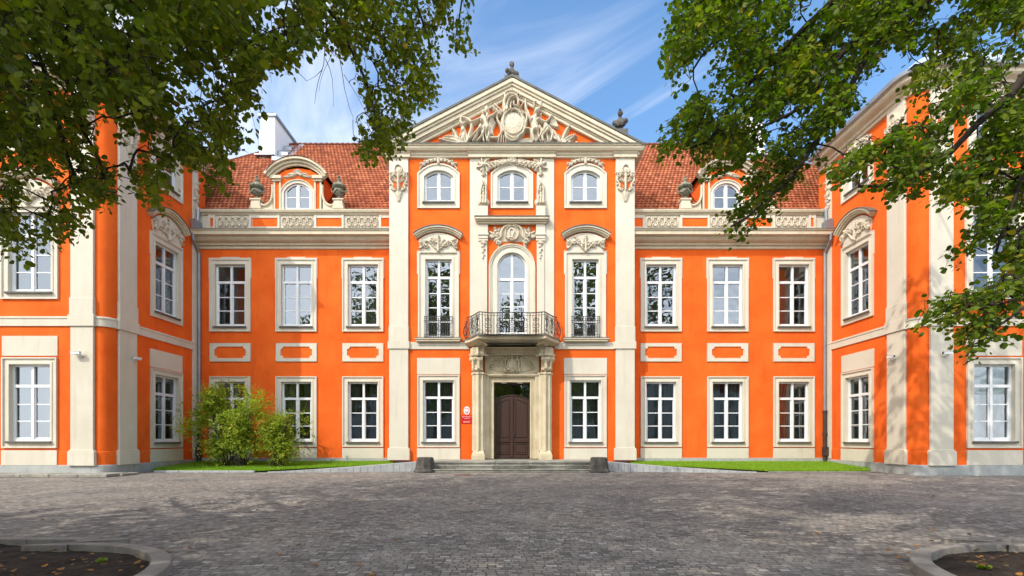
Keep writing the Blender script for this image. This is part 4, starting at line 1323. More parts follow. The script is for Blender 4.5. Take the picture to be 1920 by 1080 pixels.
# ---- dormers
def dormer(sx):
    cx = sx * (960 - 558) / 40.0
    y = MY + 0.02
    zb = 12.03
    d = MB(F(y, cx))
    op = (0, zb + .02, 1.28, 1.26, .42)
    # front wall, arched head
    H = []
    for a, c in ((-1.12, -.64), (.64, 1.12)):
        d.box(a, c, 0, .2, zb, 13.55)
    A = arc_pts(1.28, zb + .02 + 1.26 - .42, .42, 12)
    for (ax, az), (bx, bz) in zip(A, A[1:]):
        d.prism([(ax, az), (ax, 13.95), (bx, 13.95), (bx, bz)][::-1], 0, .2)
    d.prism([(-1.12, 13.5), (1.12, 13.5)] + arc_pts(2.24, 13.6, .42, 12), 0.01, .2) 
    # cheeks running back into the roof
    for s_ in (-1, 1):
        x = s_ * 1.12
        d.add([(x, 0, zb), (x, 1.75, 13.8), (x, 0, 13.75)], [(0, 1, 2)])
    dm = d.build('dormer', 'orange', palace)
    w_ = make_window(1.28, 1.26, rise=.42, ring=.17, transom=0, rows=2, surround=False, pane='glass_up', depth=.14, boxy=0)
    w_.location = (cx, y, zb + .02); w_.parent = dm
    for c in KIDS.pop(w_.name, []):      # sash, pane and room hang directly under the dormer: one level less
        c.parent = dm; c.location = (cx, y, zb + .02); attach_abs(c, dm)
    w_.name = 'window_surround'; attach_abs(w_, dm)
    t = MB(F(y, cx))
    for s_ in (-1, 1):
        a, c = sorted((s_ * 1.06, s_ * .82))
        # pilaster frame (orange field between two cream strips) and capital
        t.box(s_ * 1.12, s_ * 1.04, -.05, 0, zb, 13.42); t.box(s_ * .86, s_ * .78, -.05, 0, zb, 13.42)
        t.box(s_ * 1.17, s_ * .76, -.10, 0, 13.38, 13.48); t.box(s_ * 1.22, s_ * .72, -.17, 0, 13.48, 13.62)
        # side volute
        V_ = [(s_ * 1.17, zb + 1.15), (s_ * 1.17, zb + .75), (s_ * 1.25, zb + .42), (s_ * 1.42, zb + .24), (s_ * 1.62, zb + .20), (s_ * 1.75, zb + .30)]
        S_ = smooth2(V_, .05)
        for (ax, az), (bx, bz) in zip(S_, S_[1:]):
            lo = zb
            pts = [(ax, lo), (bx, lo), (bx, bz + .06), (ax, az + .06)]
            if s_ < 0: pts = pts[::-1]
            t.prism(pts, 0.0, .14)
        t.tube([(p[0], -.03, p[1] + .04) for p in S_], .055, 6)
        t.tube([(s_ * 1.80, -.08, zb + .24), (s_ * 1.80, .16, zb + .24)], .13, 12)
    # arched pediment mould
    P = arc_pts(2.66, 13.55, .70, 20)[::-1]
    n = len(P)
    for off0, off1, o_ in ((-.14, -.04, .10), (-.04, .07, .20), (.07, .17, .32)):
        for i in range(n - 1):
            def nrm(i):
                a = P[max(i - 1, 0)]; c = P[min(i + 1, n - 1)]; v = Vector((c[0] - a[0], c[1] - a[1])).normalized(); return Vector((-v.y, v.x))
            p, q = Vector(P[i]), Vector(P[i + 1])
            t.prism([tuple(p + nrm(i) * off0), tuple(q + nrm(i + 1) * off0), tuple(q + nrm(i + 1) * off1), tuple(p + nrm(i) * off1)], -o_, 0.0)
    attach_abs(t.build('dormer_moulding', 'cornice'), dm)
    # curved lead roof
    r_ = MB(F(y, cx)); PP = [(x * 1.01, z + .19) for x, z in P]
    k = len(PP); vs = []
    for x, z in PP: vs += [(x, -.36, z), (x, (z - 12.05) + .35, z)]
    r_.add(vs, [(2 * i, 2 * i + 2, 2 * i + 3, 2 * i + 1) for i in range(k - 1)])
    ro = r_.build('dormer_roof', 'lead'); attach_abs(ro, dm)
    cr = Relief(-.75, .75, 13.4, 14.1, .014)
    cr.fan(0, 13.70, .03, .2, R(0), R(180), 7, .14)
    for s_ in (-1, 1):
        cr.leaf(s_ * .1, 13.7, R(90 - s_ * 80), .4, .12, .12, -s_ * .4); cr.leaf(s_ * .3, 13.62, R(90 - s_ * 100), .35, .1, .1, s_ * .2); cr.scroll(s_ * .2, 13.66, .08, 0, 1, .03, .13, s_)
    attach_abs(cr.build('dormer_crest', 'relief', None, F(y - .01, cx)), dm)
    q = MB(F(y, cx)); q.box(-2.35, -.7, -.1, .3, 11.99, zb + .035); q.mark(); q.box(.7, 2.35, -.1, .3, 11.99, zb + .035); q.mark()
    for o in q.build_parts('dormer_base', 'cornice'): attach_abs(o, dm)
def attach_abs(o, parent):
    """child given in world coordinates under a part that itself sits at the palace origin"""
    o.parent = parent
    o.matrix_parent_inverse = Matrix.Identity(4)
dormer(-1); dormer(1)

# ---- portal: diagonal piers with volute consoles, door case, balcony
PZ = 0.42
b = MB()
for sx in (-1, 1):
    cx, cy = sx * 1.50, RY - .22
    b.frustum((cx, cy), .30, .42, .30, .42, .38, .62); b.frustum((cx, cy), .29, .40, .23, .30, .62, .80)
    b.box(cx - .22, cx + .22, cy - .25, RY, .78, 4.22)
    b.frustum((cx, cy - .05), .22, .22, .22, .22, .78, 4.22, R(45))          # diagonal shaft
    b.box(cx - sx * .24, cx - sx * .46, RY - .22, RY, .42, 4.22)              # inner half pilaster
    b.frustum((cx, cy - .05), .25, .25, .25, .25, 4.20, 4.30, R(45)); b.box(cx - .26, cx + .26, cy - .30, RY, 4.22, 4.30); b.mark()
b.build_parts('portal_pier', 'sandstone', palace, bevel=.02)
b = MB()
for sx in (-1, 1):
    cx, cy = sx * 1.50, RY - .22
    for a in (0, sx * 45):
        dx, dy = math.sin(R(a)), -math.cos(R(a))
        T = Matrix.Translation((cx, cy, 0)) @ Matrix.Rotation(math.atan2(dx, -dy), 4, 'Z')
        b.T = T
        q = [(.10, 4.30), (.20, 4.34), (.26, 4.50), (.24, 4.64), (.34, 4.78), (.38, 4.95), (.30, 5.05)]
        S_ = smooth2(q, .04)
        vs = []
        for (o, z) in S_: vs += [(-.17, -o, z), (.17, -o, z)]
        k = len(S_); n0 = len(vs)
        vs += [(-.17, .1, z) for o, z in S_] + [(.17, .1, z) for o, z in S_]
        fs = [(2 * i, 2 * i + 1, 2 * i + 3, 2 * i + 2) for i in range(k - 1)]
        fs += [(2 * i, 2 * i + 2, n0 + i + 1, n0 + i) for i in range(k - 1)] + [(2 * i + 1, n0 + k + i, n0 + k + i + 1, 2 * i + 3) for i in range(k - 1)]
        b.add(vs, fs)
        b.tube([(-.20, -.30, 4.90), (.20, -.30, 4.90)], .115, 12); b.tube([(-.19, -.20, 4.44), (.19, -.20, 4.44)], .075, 10)
        b.box(-.06, .06, -.38, -.2, 4.45, 4.9)
    b.T = Matrix.Identity(4)
    b.frustum((cx, cy - .10), .30, .30, .33, .33, 5.02, 5.14, R(45)); b.box(cx - .30, cx + .30, cy - .42, RY, 5.02, 5.14)
    b.frustum((cx, cy - .10), .27, .27, .27, .27, 5.14, 5.40, R(45)); b.box(cx - .27, cx + .27, cy - .38, RY, 5.14, 5.40); b.mark()
b.build_parts('volute_console', 'sandstone', palace, bevel=.012)
b = MB()
for x0, x1 in ((-1.06, -.83), (.83, 1.06)):
    b.box(x0, x1, RY - .10, RY + .02, .42, 3.975)
b.box(-1.06, 1.06, RY - .103, RY + .02, 3.975, 4.12)
b.box(-.90, -.825, RY - .14, RY + .5, .42, 3.90); b.box(.825, .90, RY - .14, RY + .5, .42, 3.90); b.box(-.90, .90, RY - .144, RY + .5, 3.90, 3.97)
b.box(-1.12, 1.12, RY - .20, RY, 4.12, 4.18); b.box(-1.16, 1.16, RY - .26, RY, 4.18, 4.24)
b.box(-1.24, 1.24, RY - .07, RY + .02, 4.24, 5.42)
b.box(-1.30, 1.30, RY - .22, RY, 5.12, 5.22); b.box(-1.30, 1.30, RY - .30, RY, 5.22, 5.42)
b.build('door_case', 'sandstone', palace, bevel=.012)
pr = Relief(-1.2, 1.2, 4.24, 5.12, .014)
for sd in (-1, 1):
    pr.fan(sd * .42, 4.34, .08, .62, R(90 - sd * 75), R(90 + sd * 5), 9, .09)
    pr.scroll(sd * .30, 4.45, .11, 1.5, 1.2, .035, .15, sd); pr.leaf(sd * .2, 4.9, R(90 - sd * 70), .32, .12, .12, sd * .3)
    pr.stroke([(sd * .22, 5.02), (sd * .30, 4.8), (sd * .24, 4.55), (0, 4.38)], .05, .04, .15)
pr.blob(0, 4.7, .2, .24, .12, 0, .4, .05); pr.ring(0, 4.7, .2, .26, .03, .17); pr.leaf(0, 4.92, R(90), .2, .14, .15, 0)
pr.ring(0, 4.42, .25, .07, .02, .12, 180, 360)
pr.carve_noise(9, .004).build('door_relief', 'sandstone', palace, F(RY - .06))

# door leaves
DY = RY + .22
dr = MB(); 
def arc_top(x): return 3.36 - .20 * (abs(x) / .83) ** 1.6 * (1 if abs(x) > .1 else 0)
for sx in (-1, 1):
    xs = [sx * (.012 + .80 * i / 10) for i in range(11)]
    for i in range(10):
        a, c = xs[i], xs[i + 1]
        if sx < 0: a, c = c, a
        dr.prism([(a, .44), (c, .44), (c, arc_top(c)), (a, arc_top(a))], DY, DY + .06)
door = dr.build('door', 'wood', palace)
dm_ = MB()
for sx in (-1, 1):
    x0, x1 = sorted((sx * .13, sx * .70))
    def frame(x0, x1, z0, z1, y, w=.035, o=.03):
        dm_.box(x0, x1, y - o, y, z0, z0 + w); dm_.box(x0, x1, y - o, y, z1 - w, z1)
        dm_.box(x0, x0 + w, y - o, y, z0 + w, z1 - w); dm_.box(x1 - w, x1, y - o, y, z0 + w, z1 - w)
    frame(x0, x1, .62, 1.12, DY, .04); dm_.box(x0 + .09, x1 - .09, DY - .02, DY, .71, 1.03)
    dm_.box(x0 - .03, x1 + .03, DY - .06, DY, 1.18, 1.25); dm_.box(x0, x1, DY - .035, DY, 1.25, 1.33)
    dm_.box(x0 - .05, x1 + .05, DY - .05, DY, .44, .56)
    # tall panel with curved head
    dm_.box(x0, x0 + .035, DY - .03, DY, 1.40, 3.05); dm_.box(x1 - .035, x1, DY - .03, DY, 1.40, 3.05); dm_.box(x0, x1, DY - .03, DY, 1.40, 1.435)
    pts = [(sx * .13, 3.13), (sx * .28, 3.14), (sx * .42, 3.08), (sx * .56, 3.0), (sx * .70, 2.99)]
    dm_.tube([(x, DY - .015, z) for x, z in smooth2(pts, .03)], .022, 5)
    dm_.tube([(x, DY - .012, arc_top(x) - .02) for x in [sx * (.02 + .8 * i / 14) for i in range(15)]], .03, 5)
dm_.box(-.045, .045, DY - .05, DY, .44, 3.34)
attach_abs(dm_.build('door_panel', 'wood', bevel=.006), door)
h_ = MB(); h_.box(.055, .105, DY - .06, DY - .02, 1.42, 1.66); h_.tube([(.08, DY - .05, 1.55), (.08, DY - .11, 1.55), (-.04, DY - .12, 1.54)], .014, 6)
attach_abs(h_.build('handle', 'iron'), door)
t_ = MB(); t_.box(-.83, .83, DY + .10, DY + .11, 3.1, 3.92); attach_abs(t_.build('transom_pane', 'glass'), door)
t_ = MB()
t_.box(-.84, .84, DY - .01, DY + .09, 3.83, 3.90); t_.box(-.84, -.80, DY - .01, DY + .09, .42, 3.90); t_.box(.80, .84, DY - .01, DY + .09, .42, 3.90)
attach_abs(t_.build('door_frame', 'wood'), door)
t_ = MB(); t_.box(-1.0, 1.0, DY + 1.0, DY + 1.1, .4, 4.0); t_.box(-.83, .83, RY, DY + 1.0, .36, .425); t_.box(-1.0, -.86, DY + .12, DY + 1.0, .4, 4.0); t_.box(.86, 1.0, DY + .12, DY + 1.0, .4, 4.0); t_.box(-.86, .86, DY + .12, DY + 1, 3.95, 4.0)
t_.build('entrance_hall', 'interior', palace)
t_ = MB()
for x in (-.36, .36): t_.box(x - .12, x + .12, RY - .10, RY + .04, 3.86, 3.90); t_.mark()
t_.build_parts('door_light', 'plastic', palace)

# balcony slab: curved plan
half = [(-2.14, RY), (-2.12, RY - .30), (-1.95, RY - .50), (-1.74, RY - .86), (-1.46, RY - 1.42), (-1.18, RY - 1.30), (-.82, RY - 1.20), (-.42, RY - 1.26), (0, RY - 1.30)]
plan = smooth2(half[:5], .12)[:-1] + smooth2(half[4:], .1)
plan = plan + [(-x, y) for x, y in plan[-2::-1]]
BP = [(-.55, 5.40), (-.46, 5.42), (-.40, 5.48), (-.26, 5.52), (-.16, 5.58), (-.05, 5.62), (0.0, 5.64), (0.0, 5.75), (.03, 5.76), (.03, 5.79)]
balcony = MB()
balcony.sweep(plan, BP, plane='xy')
bal = balcony
def offs(pl, o):
    out = []
    for i, p in enumerate(pl):
        a = Vector(pl[max(i - 1, 0)]); c = Vector(pl[min(i + 1, len(pl) - 1)]); d = (c - a).normalized()
        out.append((p[0] + d.y * o, p[1] - d.x * o))
    return out
top = offs(plan, .03); bot = offs(plan, -.55)
for pl, z in ((top, 5.79), (bot, 5.40)):
    n = len(pl)
    for i in range(n // 2):
        j = n - 1 - i
        if j - 1 > i + 1 or True:
            bal.add([(pl[i][0], pl[i][1], z), (pl[i + 1][0], pl[i + 1][1], z), (pl[j - 1][0], pl[j - 1][1], z), (pl[j][0], pl[j][1], z)], [(0, 1, 2, 3)])
balc = bal.build('balcony', 'sandstone', palace)
q = MB(); tp = offs(plan, .045)
q.sweep(tp, [(0, 5.775), (0.012, 5.80), (-.3, 5.81)], plane='xy'); attach_abs(q.build('slab_flashing', 'zinc'), balc)
# railing following the curve, bulging outwards at the foot
rl = MB()
base_ = offs(plan, -.10)
arcl = [0]
for a, c in zip(base_, base_[1:]): arcl.append(arcl[-1] + math.dist(a, c))
def at_len(s_, o=0.0):
    s_ = max(0, min(arcl[-1] - 1e-4, s_))
    i = max(k for k in range(len(arcl) - 1) if arcl[k] <= s_)
    t = (s_ - arcl[i]) / (arcl[i + 1] - arcl[i])
    a, c = Vector(base_[i]), Vector(base_[i + 1]); d = (c - a).normalized()
    p = a + (c - a) * t
    return p.x + d.y * o, p.y - d.x * o, d
L = arcl[-1]; N = 60
s0, s1 = 0.12, L - 0.12
for z, o, r_ in ((5.86, .02, .014), (6.80, 0, .022), (6.68, 0, .010)):
    rl.tube([(*at_len(s0 + (s1 - s0) * i / N, o)[:2], z) for i in range(N + 1)], r_, 5)
nb = 44
for k in range(nb + 1):
    s_ = s0 + (s1 - s0) * k / nb
    main = k % 4 == 0
    u = abs(s_ / L - .5) * 2
    belly = .16 * max(0, (u - .35) / .65)
    pts = []
    for i in range(9):
        t = i / 8
        o = .02 + belly * math.sin(math.pi * min(1, t * 1.3)) if t * 1.3 < 1 else 0.0
        x, y, d = at_len(s_, o)
        pts.append((x, y, 5.82 + t * .98))
    rl.tube(pts, 0.019 if main else .012, 5)
    if not main and k % 4 == 2:
        for zc, rr, dd in ((6.50, .10, 1), (6.22, .11, -1), (6.02, .08, 1)):
            for s2 in (-1, 1):
                x, y, d = at_len(s_ + s2 * .055, belly * .9 + .02)
                curl(rl, x, y, zc, rr, 1.57, 1.25, dd * s2, .013, 14, (d.x, d.y))
        x, y, d = at_len(s_, belly + .03); rl.ball((x, y, 6.36), (.03, .03, .05), 8, 6)
attach_abs(rl.build('balcony_railing', 'iron'), balc)

# ---- downpipes with hopper heads
for mir in (False, True):
    p = MB(F(mirror=mir)); x, y = -WX + .16, MY - .12
    p.tube([(x, y - .45, 10.75), (x, y - .42, 10.45), (x, y, 10.0), (x, y, 2.6)], .062, 10)
    for z in (3.4, 5.3, 7.2, 9.1): p.tube([(x, y, z), (x, y, z + .06)], .075, 10)
    p.build('downpipe', 'zinc', palace)
    p = MB(F(mirror=mir)); p.tube([(x, y, 2.65), (x, y, .3)], .085, 10); 
    for z in (2.55, 1.5, .6): p.tube([(x, y, z), (x, y, z + .1)], .105, 10)
    p.box(x - .11, x + .11, y - .14, y + .05, .55, .95)
    p.build('downpipe_boot', 'castiron', palace)
    p = MB(F(mirror=mir)); p.box(x - .13, x + .17, MY - .52, MY - .15, 10.94, 11.36); p.tube([(x + .02, MY - .25, 11.3), (x + .02, MY - .2, 12.0)], .07, 8); p.box(x - .20, x + .02, MY - .5, MY - .2, 11.36, 11.44)
    p.build('hopper_head', 'zinc', palace)
    # stub wall above the parapet against the wing

# ================================================================== THINGS ON AND BY THE PALACE
def bust(name, label, x, y, z, s, rot, seed, helmet=False, group='stone busts on the gable'):
    root = thing(name, label, 'bust', (x, y, z), rot, group)
    b = MB()
    b.lathe([(.20, 0), (.20, .07), (.11, .12), (.10, .20), (.16, .27)], (0, 0, 0), 14)
    attach(b.build('socle', 'darkstone'), root)
    b = MB()
    b.ball((0, 0, .52), (.36, .20, .27), 16, 10); b.ball((0, -.05, .44), (.24, .18, .22), 14, 9)
    for sd in (-1, 1): b.ball((sd * .31, 0, .60), (.15, .15, .15), 12, 8); b.ball((sd * .13, -.13, .55), (.12, .09, .11), 10, 8)
    b.tube([(0, .01, .68), (0, -.01, .92)], [.12, .09], 10)
    b.ball((0, -.02, 1.06), (.125, .15, .18), 14, 10); b.ball((0, -.16, 1.04), (.028, .05, .045), 8, 6)
    b.ball((0, -.11, .95), (.07, .06, .05), 8, 6)
    for sd in (-1, 1): b.ball((sd * .05, -.135, 1.09), (.025, .02, .015), 6, 5); b.ball((sd * .125, 0, 1.05), (.025, .04, .05), 6, 5)
    q = random.Random(seed)
    for k in range(10):
        a = R(-20 + 220 * k / 9); b.tube([(-.34 + .07 * k, -.19, .62 - .02 * abs(k - 5)), (-.22 + .05 * k, -.24, .42), (-.1 + .03 * k, -.19, .28)], .03, 5)
    o = b.build('bust_body', 'darkstone', root)
    rm = o.modifiers.new('remesh', 'REMESH'); rm.mode = 'VOXEL'; rm.voxel_size = .017; rm.use_smooth_shade = True
    b = MB()
    b.ball((0, .035, 1.12), (.15, .16, .16), 12, 9)
    for k in range(14):
        a = q.random() * 6.28; e = q.random() * 1.2
        b.ball((.13 * math.cos(a) * math.cos(e), .04 + .13 * abs(math.sin(a)) * math.cos(e), 1.10 + .15 * math.sin(e)), .045, 8, 6)
    if helmet:
        b.ball((0, .02, 1.24), (.10, .14, .09), 10, 8)
        for k in range(6): b.ball((0, .12 - .05 * k, 1.30 + .02 * math.sin(k)), (.03, .05, .06), 8, 6)
    o = b.build('hair', 'darkstone', root)
    rm = o.modifiers.new('remesh', 'REMESH'); rm.mode = 'VOXEL'; rm.voxel_size = .017; rm.use_smooth_shade = True
    root.scale = (s, s, s)
    return root
plq = MB(F(RY)); plq.box(-.34, .34, -.35, .5, 17.4, 17.68); plq.build('gable_pedestal', 'lead', palace)
for sx in (-1, 1):
    plq = MB(F(RY)); plq.box(sx * 4.98 - .30, sx * 4.98 + .30, -.1, .6, 14.7, 15.44); plq.build('gable_pedestal', 'lead', palace)
bust('stone_bust', 'dark stone bust standing on the peak of the pediment', 0, RY + .05, 17.66, .74, R(25), 1)
bust('stone_bust', 'dark stone bust with curled hair at the right lower end of the gable', 4.98, RY + .2, 15.44, .80, R(-20), 2, True)
bust('stone_bust', 'dark stone bust half hidden by leaves at the left lower end of the gable', -5.06, RY + .2, 15.40, .80, R(15), 3)

def urn(x, label, z=12.06):
    y = MY + .05
    root = thing('stone_urn', label, 'urn', (x, y, z), 0, 'stone urns beside the dormer windows')
    b = MB(); b.frustum((0, 0), .27, .2, .27, .2, 0, .10); b.frustum((0, 0), .23, .17, .20, .15, .10, .42); b.frustum((0, 0), .26, .19, .26, .19, .42, .49)
    attach(b.build('pedestal', 'cornice', bevel=.01), root)
    b = MB()
    b.lathe([(.15, .49), (.16, .53), (.08, .58), (.07, .64), (.13, .68), (.20, .76), (.235, .86), (.22, .93), (.20, .97), (.29, 1.03), (.33, 1.09), (.30, 1.14)], (0, 0, 0), 32, 12, .035)
    for sd in (-1, 1): b.tube([(sd * .20, 0, .80), (sd * .33, 0, .86), (sd * .36, 0, .98), (sd * .28, 0, 1.05)], .035, 6)
    b.tube([(math.cos(a) * .24, math.sin(a) * .24, .84 + .05 * math.cos(4 * a)) for a in [i * math.pi / 12 for i in range(25)]], .035, 6)
    attach(b.build('bowl', 'urn', smooth=False), root)
    b = MB()
    b.lathe([(.29, 1.13), (.26, 1.20), (.16, 1.27), (.09, 1.31), (.07, 1.36), (.10, 1.41), (.09, 1.47), (.03, 1.52)], (0, 0, 0), 24, 10, .05)
    for k in range(7): b.ball((.05 * math.cos(k * .9), .05 * math.sin(k * .9), 1.40 + .03 * k), .05, 8, 6)
    attach(b.build('lid', 'urn'), root)
    return root
dcx = (960 - 558) / 40.0
urn(-dcx - 1.93, 'mossy stone urn left of the left-hand dormer window')
urn(-dcx + 1.93, 'mossy stone urn right of the left-hand dormer window')
urn(dcx - 1.93, 'mossy stone urn left of the right-hand dormer window')
urn(dcx + 1.93, 'mossy stone urn right of the right-hand dormer window behind leaves')

# state emblem and red name plates left of the door
def text(body, size, x, y, z, m, parent, name='lettering', width=None):
    cu = bpy.data.curves.new(name, 'FONT'); cu.body = body; cu.size = size; cu.align_x = 'CENTER'; cu.align_y = 'CENTER'; cu.extrude = .002
    o = bpy.data.objects.new(name, cu); scene.collection.objects.link(o)
    bpy.context.view_layer.update()
    dg = bpy.context.evaluated_depsgraph_get()
    me = bpy.data.meshes.new_from_object(o.evaluated_get(dg))
    bpy.data.objects.remove(o)
    o2 = bpy.data.objects.new(name, me); scene.collection.objects.link(o2); me.materials.clear(); me.materials.append(M[m])
    k = 1.0
    if width:
        w_ = max(v.co.x for v in me.vertices) - min(v.co.x for v in me.vertices); k = width / w_
    o2.scale = (k, 1, 1)
    o2.location = (x, y, z); o2.rotation_euler = (R(90), 0, 0); o2.parent = parent
    KIDS.setdefault(parent.name, []).append(o2)
    return o2
sg = thing('name_plate', 'pair of red name plates with white lettering on the wall left of the door', 'sign', (-2.06, RY - .004, 2.0))
b = MB(); b.box(-.25, .25, -.02, 0, .20, .40); attach(b.build('upper_plate', 'red', bevel=.004), sg)
b = MB(); b.box(-.25, .25, -.02, 0, .03, .17); attach(b.build('lower_plate', 'red', bevel=.004), sg)
text('AKADEMIA SZTUK PIĘKNYCH', .062, 0, -.022, .335, 'signwhite', sg, width=.42)
text('W WARSZAWIE', .055, 0, -.022, .26, 'signwhite', sg, width=.24)
text('REKTORAT', .085, 0, -.022, .10, 'signwhite', sg, width=.30)
em = thing('state_emblem', 'small oval crest with white crowned eagle on red above the red plates', 'emblem', (-2.06, RY - .004, 2.62))
b = MB(); b.T = Matrix.Identity(4)
b.prism([(.145 * math.cos(R(a)), .19 * math.sin(R(a))) for a in range(0, 360, 12)], -.02, 0); attach(b.build('oval_board', 'signwhite', bevel=.003), em)
b = MB(); b.prism([(-.09, -.02), (-.06, -.10), (0, -.14), (.06, -.10), (.09, -.02), (.09, .10), (-.09, .10)], -.026, -.02); attach(b.build('shield', 'red'), em)
eg = [(0, -.115), (.02, -.06), (.045, -.075), (.04, -.03), (.075, -.05), (.078, .05), (.06, .085), (.045, .05), (.02, .04), (.02, .07), (.005, .09)]
b = MB(); b.prism(eg + [(-x, z) for x, z in eg[::-1][:-1]][0:0] + [(-.02, .075), (-.02, .04), (-.045, .05), (-.06, .085), (-.078, .05), (-.075, -.05), (-.04, -.03), (-.045, -.075), (-.02, -.06)], -.031, -.026)
b.prism([(-.02, .095), (.02, .095), (.028, .12), (.01, .11), (0, .125), (-.01, .11), (-.028, .12)], -.031, -.02)
attach(b.build('eagle', 'signwhite'), em)

# security cameras
def cctv(x, y, z, rot, label, aim, kind=0):
    root = thing('security_camera', label, 'camera', (x, y, z), rot, 'security cameras on the wing pilasters')
    b = MB(); b.tube([(0, 0, 0), (0, -.03, 0)], .055, 12); b.tube([(0, -.03, 0), (0, -.12, -.02), (aim * .05, -.15, .04)], .018, 8)
    attach(b.build('bracket', 'plastic'), root)
    b = MB(); b.box(aim * -.10, aim * .22, -.20, -.10, .03, .12); b.box(aim * -.12, aim * .25, -.21, -.09, .12, .132)
    attach(b.build('housing', 'plastic', bevel=.01), root)
    b = MB(); b.tube([(aim * .221, -.15, .075), (aim * .235, -.15, .075)], .035, 12); attach(b.build('lens', 'black'), root)
cz = lambda py, Y: CZ + (822 - py) * Y / FPX
cctv(-15.62, WY - .09, cz(668, WY), 0, 'white security camera on the front cream pilaster of the left wing', -1)
cctv(-WX + .09, 18.95, cz(675, 18.9), LW, 'white security camera on the side cream pilaster of the left wing', 1)
cctv(WX - .09, 18.85, cz(674, 18.9), RW, 'white security camera on the side cream pilaster of the right wing', 1)
cctv(15.72, WY - .09, cz(668, WY), 0, 'white security camera on the front cream pilaster of the right wing', -1)

# ================================================================== GROUND
g = MB(); g.add([(-600, -600, 0), (600, -600, 0), (600, 600, 0), (-600, 600, 0)], [(0, 1, 2, 3)])
tag(g.build('courtyard_paving', 'cobble'), 'grey granite sett paving of the courtyard', None, None, 'structure')

# entrance steps
st_ = thing('entrance_steps', 'low grey stone steps in front of the portal', 'steps', (0, 20, 0), absolute=True)
for (hx, yf, z0, z1) in ((3.74, 19.42, .002, .135), (3.60, 19.72, .135, .265), (3.46, 20.02, .265, .395)):
    b = MB()
    n = 5; 
    for i in range(n):
        a, c = -hx + 2 * hx * i / n, -hx + 2 * hx * (i + 1) / n
        b.box(a + .004, c - .004, yf, RY + .1, z0, z1)
        b.box(a + .004, c - .004, yf - .035, yf + .3, z1 - .05, z1 + .002 * (i % 2))
    attach(b.build('step', 'steps', bevel=.012), st_)
for sx, lb in ((-1, 'dark truncated stone block at the left end of the steps'), (1, 'dark truncated stone block at the right end of the steps')):
    b = MB(); b.lathe([(.44, -.08), (.44, 0), (.40, .01), (.34, .47), (.31, .50), (.02, .505)], (0, 0, 0), 8); b.lathe([(.46, -.10), (.46, -.02)], (0, 0, 0), 8)
    o = b.build('stone_block', 'darkstone', None, (sx * 3.46, 19.55, .10), 0, bevel=.02)
    tag(o, lb, 'stone block', 'stone blocks flanking the steps')

# granite ramps each side of the steps, kerbs and lawns
def ramp_z(t): return .36 * (1 - t) ** 1.2 + .015
for sx in (-1, 1):
    mir = sx > 0
    T = F(mirror=mir)
    fr = [(-3.80, 20.02), (-4.8, 19.98), (-5.8, 19.86), (-6.9, 19.7), (-8.2, 19.5), (-9.6, 19.35)]
    bk = [(-3.80, 21.6), (-4.8, 21.55), (-5.9, 21.35), (-7.0, 21.0), (-8.3, 20.45), (-9.6, 19.75)]
    b = MB(T); n = len(fr)
    for i in range(n - 1):
        t0, t1 = i / (n - 1), (i + 1) / (n - 1)
        b.add([(*fr[i], ramp_z(t0)), (*fr[i + 1], ramp_z(t1)), (*bk[i + 1], ramp_z(t1)), (*bk[i], ramp_z(t0))], [(3, 2, 1, 0)])
    o = b.build('ramp_paving', 'palekerb'); tag(o, 'pale granite paving of the ramp beside the steps', None, None, 'structure')
    b = MB(T)
    for i in range(n - 1):
        for k in range(4):
            u0, u1 = k / 4 + .006, (k + 1) / 4 - .006
            P0 = [fr[i][j] + (fr[i + 1][j] - fr[i][j]) * u0 for j in (0, 1)]; P1 = [fr[i][j] + (fr[i + 1][j] - fr[i][j]) * u1 for j in (0, 1)]
            z0, z1 = ramp_z((i + u0) / (n - 1)) + .03, ramp_z((i + u1) / (n - 1)) + .03
            vs = [(P0[0], P0[1], 0), (P1[0], P1[1], 0), (P1[0], P1[1] - .12, 0), (P0[0], P0[1] - .12, 0)]
            vs += [(x, y, z0 if q in (0, 3) else z1) for q, (x, y, _) in enumerate(vs)]
            b.add(vs, [(0, 1, 2, 3), (7, 6, 5, 4), (0, 4, 5, 1), (1, 5, 6, 2), (2, 6, 7, 3), (3, 7, 4, 0)])
    o = b.build('ramp_kerb', 'palekerb'); tag(o, 'granite kerb along the ramp', None, None, 'structure')

